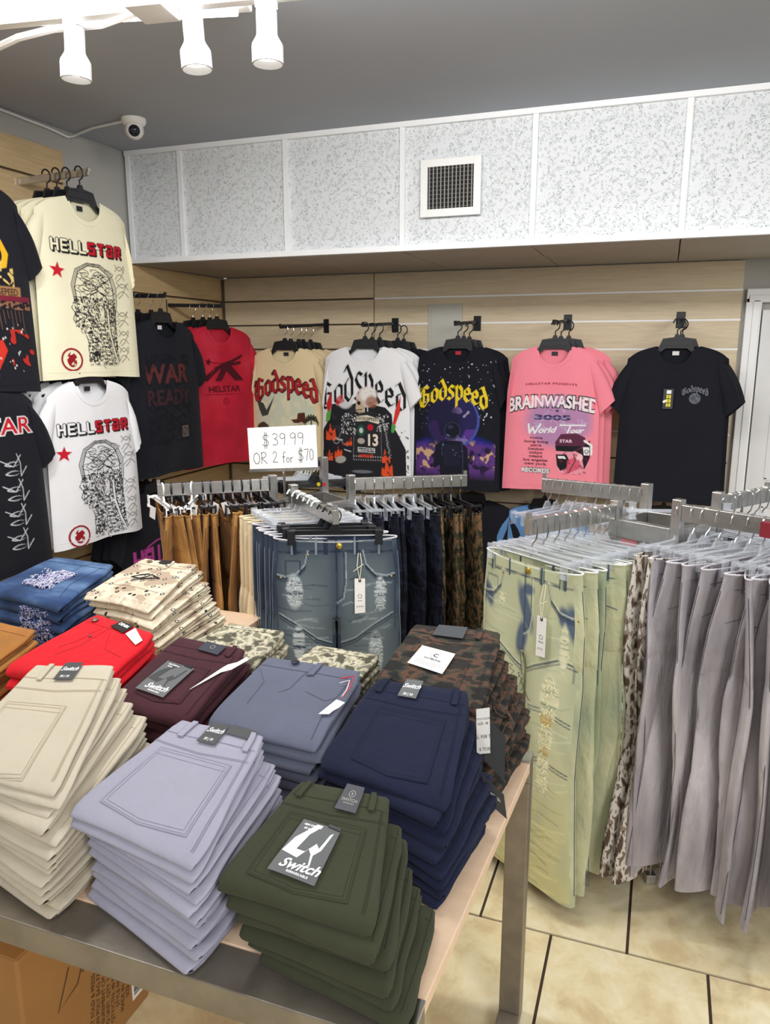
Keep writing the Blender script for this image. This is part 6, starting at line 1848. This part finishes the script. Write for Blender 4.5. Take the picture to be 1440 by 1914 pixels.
        if kind == 'denim':
            torn(14, -18, 1.4, 5); torn(12.5, -38, 1.9, 6.5); torn(-13, -17, 2.2, 5); torn(-12, -34, 1.6, 5); torn(9, -52, 2.5, 5)
        else:
            torn(10.5, -36.5, 2.6, 6, 40); torn(10, -47.5, 1.9, 4.5, 30); torn(9.6, -58, 1.7, 6.5, 34); torn(14, -21, 1.0, 6); torn(-12, -33, 1.8, 4); torn(-9, -13.5, .9, 2)
            cv.ell(10, -43, 1.6, 1.6, rgb(200, 160, 60), .6, .6); cv.ell(9.8, -52.6, 1.2, 1.2, rgb(200, 160, 60), .5, .6)
        cv.patch('front_wash', P_.S, root, off=.0016)
        MB().lathe([(.001, .006), (.007, .005), (.0095, .003), (.010, 0), (.001, 0)], P_.S3(.012, -.022, .001), Matrix.Rotation(math.pi / 2, 3, 'X'), 20).build('button', M_GOLD, root, smooth=True)
        for x, z in ((-.085, -.05), (.175, -.125), (-.172, -.125)):
            MB().lathe([(.001, .003), (.003, .002), (.0035, 0), (.001, 0)], P_.S3(x, z, .001), Matrix.Rotation(math.pi / 2, 3, 'X'), 10).build('rivet', M_GOLD, root, smooth=True)
        # fringe of real threads on the torn places
        fr = MB()
        for (x, z, w_, h_) in (((.14, -.18, .014, .05), (.125, -.38, .019, .065), (-.13, -.17, .02, .05)) if kind == 'denim' else ((.105, -.365, .026, .06), (.10, -.475, .02, .045), (.096, -.58, .018, .065))):
            for k in range(34):
                xx = x + rnd.uniform(-w_, w_) * .8; zz = z + rnd.uniform(-h_, h_) * .9
                try: p = Vector(P_.S3(xx, zz, .002))
                except Exception: continue
                fr.tube([p, p + Vector((rnd.uniform(-.006, .006), -.006, -.004)), p + Vector((rnd.uniform(-.012, .012), -.003, -rnd.uniform(.004, .014)))], .0008, 4)
        o = fr.build('frayed_threads', plain('fray_' + kind, fray, .9), root); o['kind'] = 'stuff'
    return fn

def jeans_tag(name, label, root_loc, rotz, x, z, P_, lines, string='white'):
    """white swing tag on a string; stands as a thing of its own"""
    root = thing(name, label, 'tag', root_loc, rotz)
    S = lambda u, v, off: (x + u, P_.S3(x, z, 0)[1] - .012 - off, z + v)
    wrap('card', [[(-.0165, -.115), (.0165, -.112), (.0165, 0), (-.0165, 0)]], S, 0, .0006, M_PAPER, root, g=0)
    wrap('lettering', None, S, .0009, 0, M_INKK, root, g=0, tris=join_tris(*[tf(*text_tris(w_, s_), 1, 1, 0, 0, y_) for w_, s_, y_ in lines]))
    strokes('emblem', [[(.006 * math.cos(a), -.058 + .006 * math.sin(a)) for a in np.linspace(-.6, 3.6, 12)], [(-.006, -.063), (.006, -.063)]], .0012, S, .0009, M_INKK, root, step=.02)
    MB().box((x, P_.S3(x, z, 0)[1] - .013, z - .006), (.008, .0012, .010)).build('slot', M_INKK, root)
    p1 = (x, P_.S3(x, z, 0)[1] - .0135, z - .006)
    MB().tube([(x - .004, P_.S3(x, -.05, 0)[1] - .004, -.045), (x - .008, p1[1], z + .04), p1], .0012, 5).tube([(x + .002, P_.S3(x, -.05, 0)[1] - .004, -.045), (x + .006, p1[1], z + .05), p1], .0012, 5).tube([(x - .02, p1[1] + .004, z + .022), (x - .004, p1[1] - .002, z + .036), (x + .012, p1[1] + .003, z + .046)], .0012, 5).build('string', plain('tag_string_cream', rgb(226, 220, 200), .8), root)
    return root

def hang_row(names, items, start, end, ztop, base_rot, kind='clear', armlabel='', seed=1, hook=None, spread=None, t0=.06, t1=.97, neck=1.0):
    """hangs the items (front of the list = free end of the arm) along an arm"""
    r = random.Random(seed)
    n = len(items)
    a = Vector((end[0], end[1], 0)); b = Vector((start[0], start[1], 0))
    out = []
    for i, it in enumerate(items):
        t = t0 + (t1 - t0) * i / max(1, n - 1) if n > 1 else .5
        p = a.lerp(b, t)
        rot = base_rot + r.uniform(-.07, .07) + it.get('rot', 0)
        loc = (p.x + r.uniform(-.003, .003), p.y + r.uniform(-.003, .003), ztop - .1215 + .0815 * (1 - neck))
        nth = ['outermost', 'second', 'third', 'fourth', 'fifth', 'sixth', 'seventh', 'eighth', 'ninth', 'tenth', 'eleventh', 'twelfth'][i]
        pants_hanger(f'{ {"clear": "clear plastic", "black": "black plastic", "white": "white plastic"}[it.get("hk", kind)] } clip hanger, {nth} on the {armlabel}', loc, rot, it.get('hk', kind), 'trouser hangers on the ' + armlabel, hook=it.get('hook', hook), neck=neck)
        if it.get('P'):
            out.append(trousers(it.get('label') or f'{it["what"]}, {nth} from the tip of the {armlabel}', it['mat'], loc, rot, it['P'], it['what'] + ' on the ' + armlabel, it.get('rim'), it.get('fn'), it.get('name', 'jeans'), it.get('cat', 'trousers'), it.get('seam'), it.get('key')))
            out[-1]['_rot'] = rot
        else: out.append(None)
    return out

# ================= right rack
R2P = [(-.11, 2.31), (.06, 2.22), (.17, 2.38), (-.03, 2.46)]     # A, C, D, B
ZA, ZCc, ZD, ZBb = 1.155, 1.185, 1.185, 1.185
rack('square four-way steel rack on the right holding green and grey jeans', R2P, [ZA + .012, ZCc + .012, ZD + .012, ZBb + .012],
     [(0, (-.325, 2.02), ZA), (1, (.45, 2.02), ZCc), (2, (.325, 2.60), ZD), (3, (-.36, 2.53), ZBb)], zring=1.085)
a_rot = math.atan2(-.54, .84)
gP = Pants(.345, .965, .375, .17, .205, .021, 31, .012, .011)
def gp(seed, curl=.03, W=.36, L=.955, fold=.009, sway=0, th=.014, hem=.20, xs=.022, wv=.007):
    return Pants(W, L, .385, .155, hem, th, seed, curl, fold, sway, xs, wv)
green_items = [dict(P=gP, mat=G_GREEN, rim=RIM_PALE, seam=SEAM_BLUE, fn=jeans_details('green'), label='pale green distressed jeans facing the aisle, outermost on the right rack', what='pale green acid wash jeans', rot=.02)]
gsh = [gp(41, .02), gp(42, -.03), gp(43, .035)]
for i in range(8):
    green_items.append(dict(P=gsh[i % 3], mat=G_GREEN if i % 3 != 1 else G_GREEN2, rim=RIM_PALE, seam=SEAM_BLUE, key='green%d' % (i % 3) + ('b' if i % 3 == 1 else ''), what='pale green acid wash jeans', rot=(-.02, .10, .20, .05, .24, .12, .18, .28)[i]))
GR = hang_row(None, green_items, R2P[0], (-.325, 2.02), ZA, a_rot, 'clear', 'near left arm, right rack', 3)
g0 = GR[0]
jeans_tag('swing_tag', 'white swing tag on the pale green jeans facing the aisle', tuple(g0.location), g0.rotation_euler.z, .075, -.135, gP, [('DENIM', .006, -.074), ('# 19-1', .008, -.094)])

c_rot = math.atan2(.84, .54)
gsh2 = [gp(51, .05, sway=.014, fold=.016, L=.895), gp(52, -.05, sway=-.016, fold=.015, L=.925), gp(53, .03, sway=.012, fold=.017, L=.88), gp(54, -.035, sway=-.01, fold=.015, L=.905)]
grey_items = []
for i in range(10):
    grey_items.append(dict(P=gsh2[i % 4], mat=G_GREY, rim=RIM_GREY, seam=SEAM_GREY, key='grey%d' % (i % 4), what='washed grey jeans', rot=(-.5, .05, -.2, .10, -.12, .16, -.05, -.22, -.12, -.45)[i]))
for i in range(2):
    grey_items.append(dict(P=gp(56, .02), mat=G_WCAM, key='wcam', what='bark camouflage trousers', rot=-.05))
hang_row(None, grey_items, R2P[1], (.45, 2.02), ZCc, c_rot, 'clear', 'near right arm, right rack', 5, t0=.03, t1=.99)
bg = [dict(P=gp(61 + i % 2, .02), mat=G_BGREY, rim=RIM_GREY, seam=SEAM_GREY, key='bgrey%d' % (i % 2), what='blue grey jeans', rot=.1 * (-1) ** i) for i in range(6)]
hang_row(None, bg, R2P[2], (.325, 2.60), ZD, a_rot, 'clear', 'far right arm, right rack', 7)
em = [dict(what='') for i in range(11)]
hang_row(None, em, R2P[3], (-.36, 2.53), ZBb, c_rot, 'clear', 'far left arm, right rack', 9)
# a loose clear hanger lies across the tray
tl = pants_hanger('clear plastic clip hanger lying on the square tray of the right rack', (.055, 2.36, 1.135), .3, 'clear'); tl.rotation_euler = (1.45, 0, .3); tl.location = (.06, 2.345, 1.14)
rs = thing('sticker_strip', 'dark red strip stuck on the near right arm of the right rack', 'sticker', (.29, 2.055, ZCc - .024))
MB().box((0, 0, 0), (.08, .0235, .038), rz=math.atan2(-.245, .41)).build('red_strip', plain('red_strip', rgb(126, 30, 42), .5), rs)

# ================= left rack
R1P = [(-1.365, 2.51), (-1.215, 2.385), (-1.09, 2.615), (-1.26, 2.745)]
ZL = 1.13
LA, FA, RA, BA = (-1.70, 2.26), (-.925, 2.10), (-.70, 2.85), (-1.455, 2.88)
rack('square four-way steel rack on the left holding brown trousers and blue jeans', R1P, [ZL + .012, ZL + .005, ZL + .012, ZL + .055],
     [(0, LA, ZL), (1, FA, ZL - .01), (2, RA, ZL), (3, BA, ZL + .045)], zring=1.02)
f_rot = math.radians(24)
dP = Pants(.385, .98, .405, .185, .20, .022, 71, .012, .010)
front = [dict(P=dP, mat=G_DEN, rim=RIM_GREY, seam=SEAM_PALE, fn=jeans_details('denim'), label='faded blue distressed jeans facing the camera, outermost on the left rack', what='blue distressed jeans', rot=-.02, hk='black')]
dsh = [gp(81, .02, .38, .97), gp(82, -.02, .38, .97)]
for i in range(5):
    front.append(dict(P=dsh[i % 2], mat=G_DEN, rim=RIM_GREY, seam=SEAM_PALE, key='den%d' % (i % 2), what='dark blue jeans', rot=.06 + .05 * i, hk='black' if i < 2 else 'clear', hook='black' if i < 2 else 'white'))
for i in range(3):
    front.append(dict(P=gp(85, .02, .38, .97), mat=G_SAND, rim=None, seam=SEAM_SAND, key='sand', what='sand beige trousers', rot=.22 + .03 * i, hk='clear', hook='white', name='trousers'))
FR = hang_row(None, front, R1P[1], FA, ZL - .01, f_rot, 'clear', 'front arm, left rack', 11, t0=.03, t1=1.0, neck=.62)
d0 = FR[0]
jeans_tag('swing_tag', 'white swing tag on the faded blue jeans facing the camera', tuple(d0.location), d0.rotation_euler.z, .075, -.125, dP, [('denim', .006, -.074), ('$ 39.99', .007, -.094)])
l_rot = math.atan2(-.8, .6)
bsh = [gp(91, .05, .36, .97, sway=.01, fold=.011), gp(92, -.05, .36, .97, sway=-.01, fold=.011), gp(93, .03, .36, .97, fold=.011)]
left = []
for i in range(10):
    left.append(dict(P=bsh[i % 3], mat=G_BROWN, rim=None, seam=SEAM_BROWN, key='brown%d' % (i % 3), what='caramel brown trousers', rot=(.25, -.1, .2, -.2, .1, -.15, .2, 0, .1, -.1)[i], hk='white' if i in (0, 3) else 'black', hook='white' if i in (0, 3) else 'black', name='trousers'))
for i in range(2):
    left.append(dict(P=dsh[i % 2], mat=G_DEN, rim=RIM_GREY, seam=SEAM_PALE, key='den%d' % (i % 2), what='dark blue jeans', rot=.1, hk='black'))
LR = hang_row(None, left, R1P[0], LA, ZL, l_rot, 'black', 'left arm, left rack', 13, t0=.04, neck=.62)
# white price tickets on the brown trousers
tk = MB().box((0, 0, 0), (.028, .001, .045)).mesh('ticket'); tk.materials.append(M_PAPER)
for i in (0, 2, 4, 6, 7):
    o = LR[i]
    t = link_mesh('price_ticket', tk, None, None)
    t.location = (o.location.x + .05, o.location.y - .13, o.location.z + .012); t.rotation_euler = (.1, .3 * (-1) ** i, l_rot + .7)
    tag(t, f'white paper ticket clipped on the caramel brown trousers, {["outermost", "", "third", "", "fifth", "", "seventh", "eighth"][i]} on the left arm', 'ticket', 'paper tickets on the brown trousers')
right = []
for i in range(4):
    right.append(dict(P=gp(101 + i % 2, .02), mat=G_GCAM, key='gcam%d' % (i % 2), what='green camouflage trousers', rot=.1 * (-1) ** i, hk='black', hook='wire', name='trousers'))
for i in range(8):
    right.append(dict(P=gp(103 + i % 2, .025), mat=G_BCAM, key='bcam%d' % (i % 2), what='black camouflage trousers', rot=.08 * (-1) ** i, hk='clear', name='trousers'))
hang_row(None, right, R1P[2], RA, ZL, math.atan2(-.85, .52), 'clear', 'right arm, left rack', 15)
em = [dict(what='', hk='black' if i > 5 else 'clear', hook='black' if i > 5 else 'white') for i in range(11)]
hang_row(None, em, R1P[3], BA, ZL + .045, math.atan2(.6, .8), 'clear', 'back arm, left rack', 17)
for nm, lb, m_, px_ in (('sticker_dot', 'small yellow round sticker on a hanger of the back arm of the left rack', plain('yellow_dot', rgb(226, 206, 40), .5), 0), ('sticker_dot', 'small red round sticker on a hanger of the back arm of the left rack', plain('red_dot', rgb(206, 50, 60), .5), 1)):
    o = MB().lathe([(.001, 0), (.008, 0), (.008, .001), (.001, .001)], (0, 0, 0), Matrix.Rotation(math.pi / 2, 3, 'X'), 16).build(nm, m_)
    o.location = (-1.27 + px_ * .03, 2.715 - px_ * .012, ZL - .052 + .003 * px_); tag(o, lb, 'sticker')

# ================= price sign
sg = thing('price_sign', 'white card price sign handwritten in black marker on a steel stand', 'sign', (-1.345, 2.55, 1.02))
c0 = Vector((-1.487, 2.55, 1.31)); c1 = Vector((-1.199, 2.55, 1.332)); c3 = Vector((-1.482, 2.55, 1.150))
ex = c1 - c0; ez = c3 - c0; O = Vector(sg.location)
SS = lambda x, y, off: tuple(c0 + ex * x + ez * y + Vector((0, -1, 0)) * off - O)
wrap('card', [[(0, 0), (1, 0), (1, 1), (0, 1)]], SS, 0, .002, M_PAPER, sg, g=0)
HW = {
 '$': (.8, [[(.72, .78), (.5, .9), (.2, .8), (.18, .6), (.5, .48), (.72, .3), (.6, .08), (.3, .02), (.08, .16)], [(.36, 1.12), (.32, -.2)], [(.52, 1.1), (.5, -.18)]]),
 '3': (.72, [[(.1, .84), (.34, .96), (.58, .84), (.56, .64), (.28, .52), (.56, .42), (.62, .2), (.42, .02), (.1, .08)]]),
 '9': (.72, [[(.6, .8), (.36, .96), (.12, .8), (.14, .58), (.4, .5), (.6, .66), (.6, .86), (.58, .4), (.5, 0)]]),
 '.': (.3, [[(.1, .02), (.13, .06)]]),
 'O': (.8, [[(.4, .98), (.12, .78), (.06, .4), (.22, .06), (.5, .02), (.7, .3), (.68, .74), (.4, .98)]]),
 'R': (.85, [[(.12, 0), (.14, .96)], [(.04, .92), (.4, 1.0), (.64, .82), (.5, .58), (.14, .5), (.7, .0)]]),
 '2': (.75, [[(.1, .76), (.28, .96), (.54, .86), (.5, .56), (.08, .04), (.2, .06), (.64, .04)]]),
 'f': (.5, [[(.46, .9), (.32, 1.04), (.22, .86), (.2, 0)], [(.02, .52), (.42, .58)]]),
 'o': (.5, [[(.24, .5), (.06, .3), (.14, .04), (.36, .06), (.42, .34), (.24, .5)]]),
 'r': (.45, [[(.08, .5), (.1, 0)], [(.1, .34), (.26, .5), (.4, .44)]]),
 '7': (.65, [[(.04, .92), (.58, .96), (.3, 0)]]),
 '0': (.62, [[(.3, .96), (.08, .7), (.1, .2), (.3, .02), (.5, .26), (.5, .76), (.3, .96)]]),
 ' ': (.5, []),
}
def hand(txt, x0, y0, s_, aspect=.57):
    L_ = []; x = x0
    for ch in txt:
        adv, st_ = HW[ch]
        for q in st_: L_.append([(x + a * s_ * aspect, y0 - b * s_) for a, b in q])
        x += adv * s_ * aspect
    return L_
wd_lines = hand('$', .20, .45, .30, .5) + hand('39.99', .35, .44, .30, .50) + hand('OR', .06, .87, .28, .50) + hand('2', .345, .85, .28, .45) + hand('for', .49, .86, .26, .45) + hand('$70', .715, .82, .28, .42)
V, F_ = ribbon([[(x * .288, y * .16) for x, y in ln] for ln in wd_lines], .0022, .004)
wrap('handwriting', None, SS, .0024, 0, M_INKK, sg, g=0, tris=([(x / .288, y / .16) for x, y in V], F_))
MB().bar(Vector((-1.485, 2.552, 1.146)) - O, Vector((-1.187, 2.552, 1.170)) - O, .012, .012).build('card_channel', M_METAL, sg)
MB().bar(Vector((-1.338, 2.553, 1.15)) - O, Vector((-1.338, 2.553, 1.03)) - O, .010, .006, up=(1, 0, 0)).build('stem', M_METAL, sg)
MB().box((.007, .003, .01), (.05, .03, .014)).build('clamp_base', M_METAL, sg)
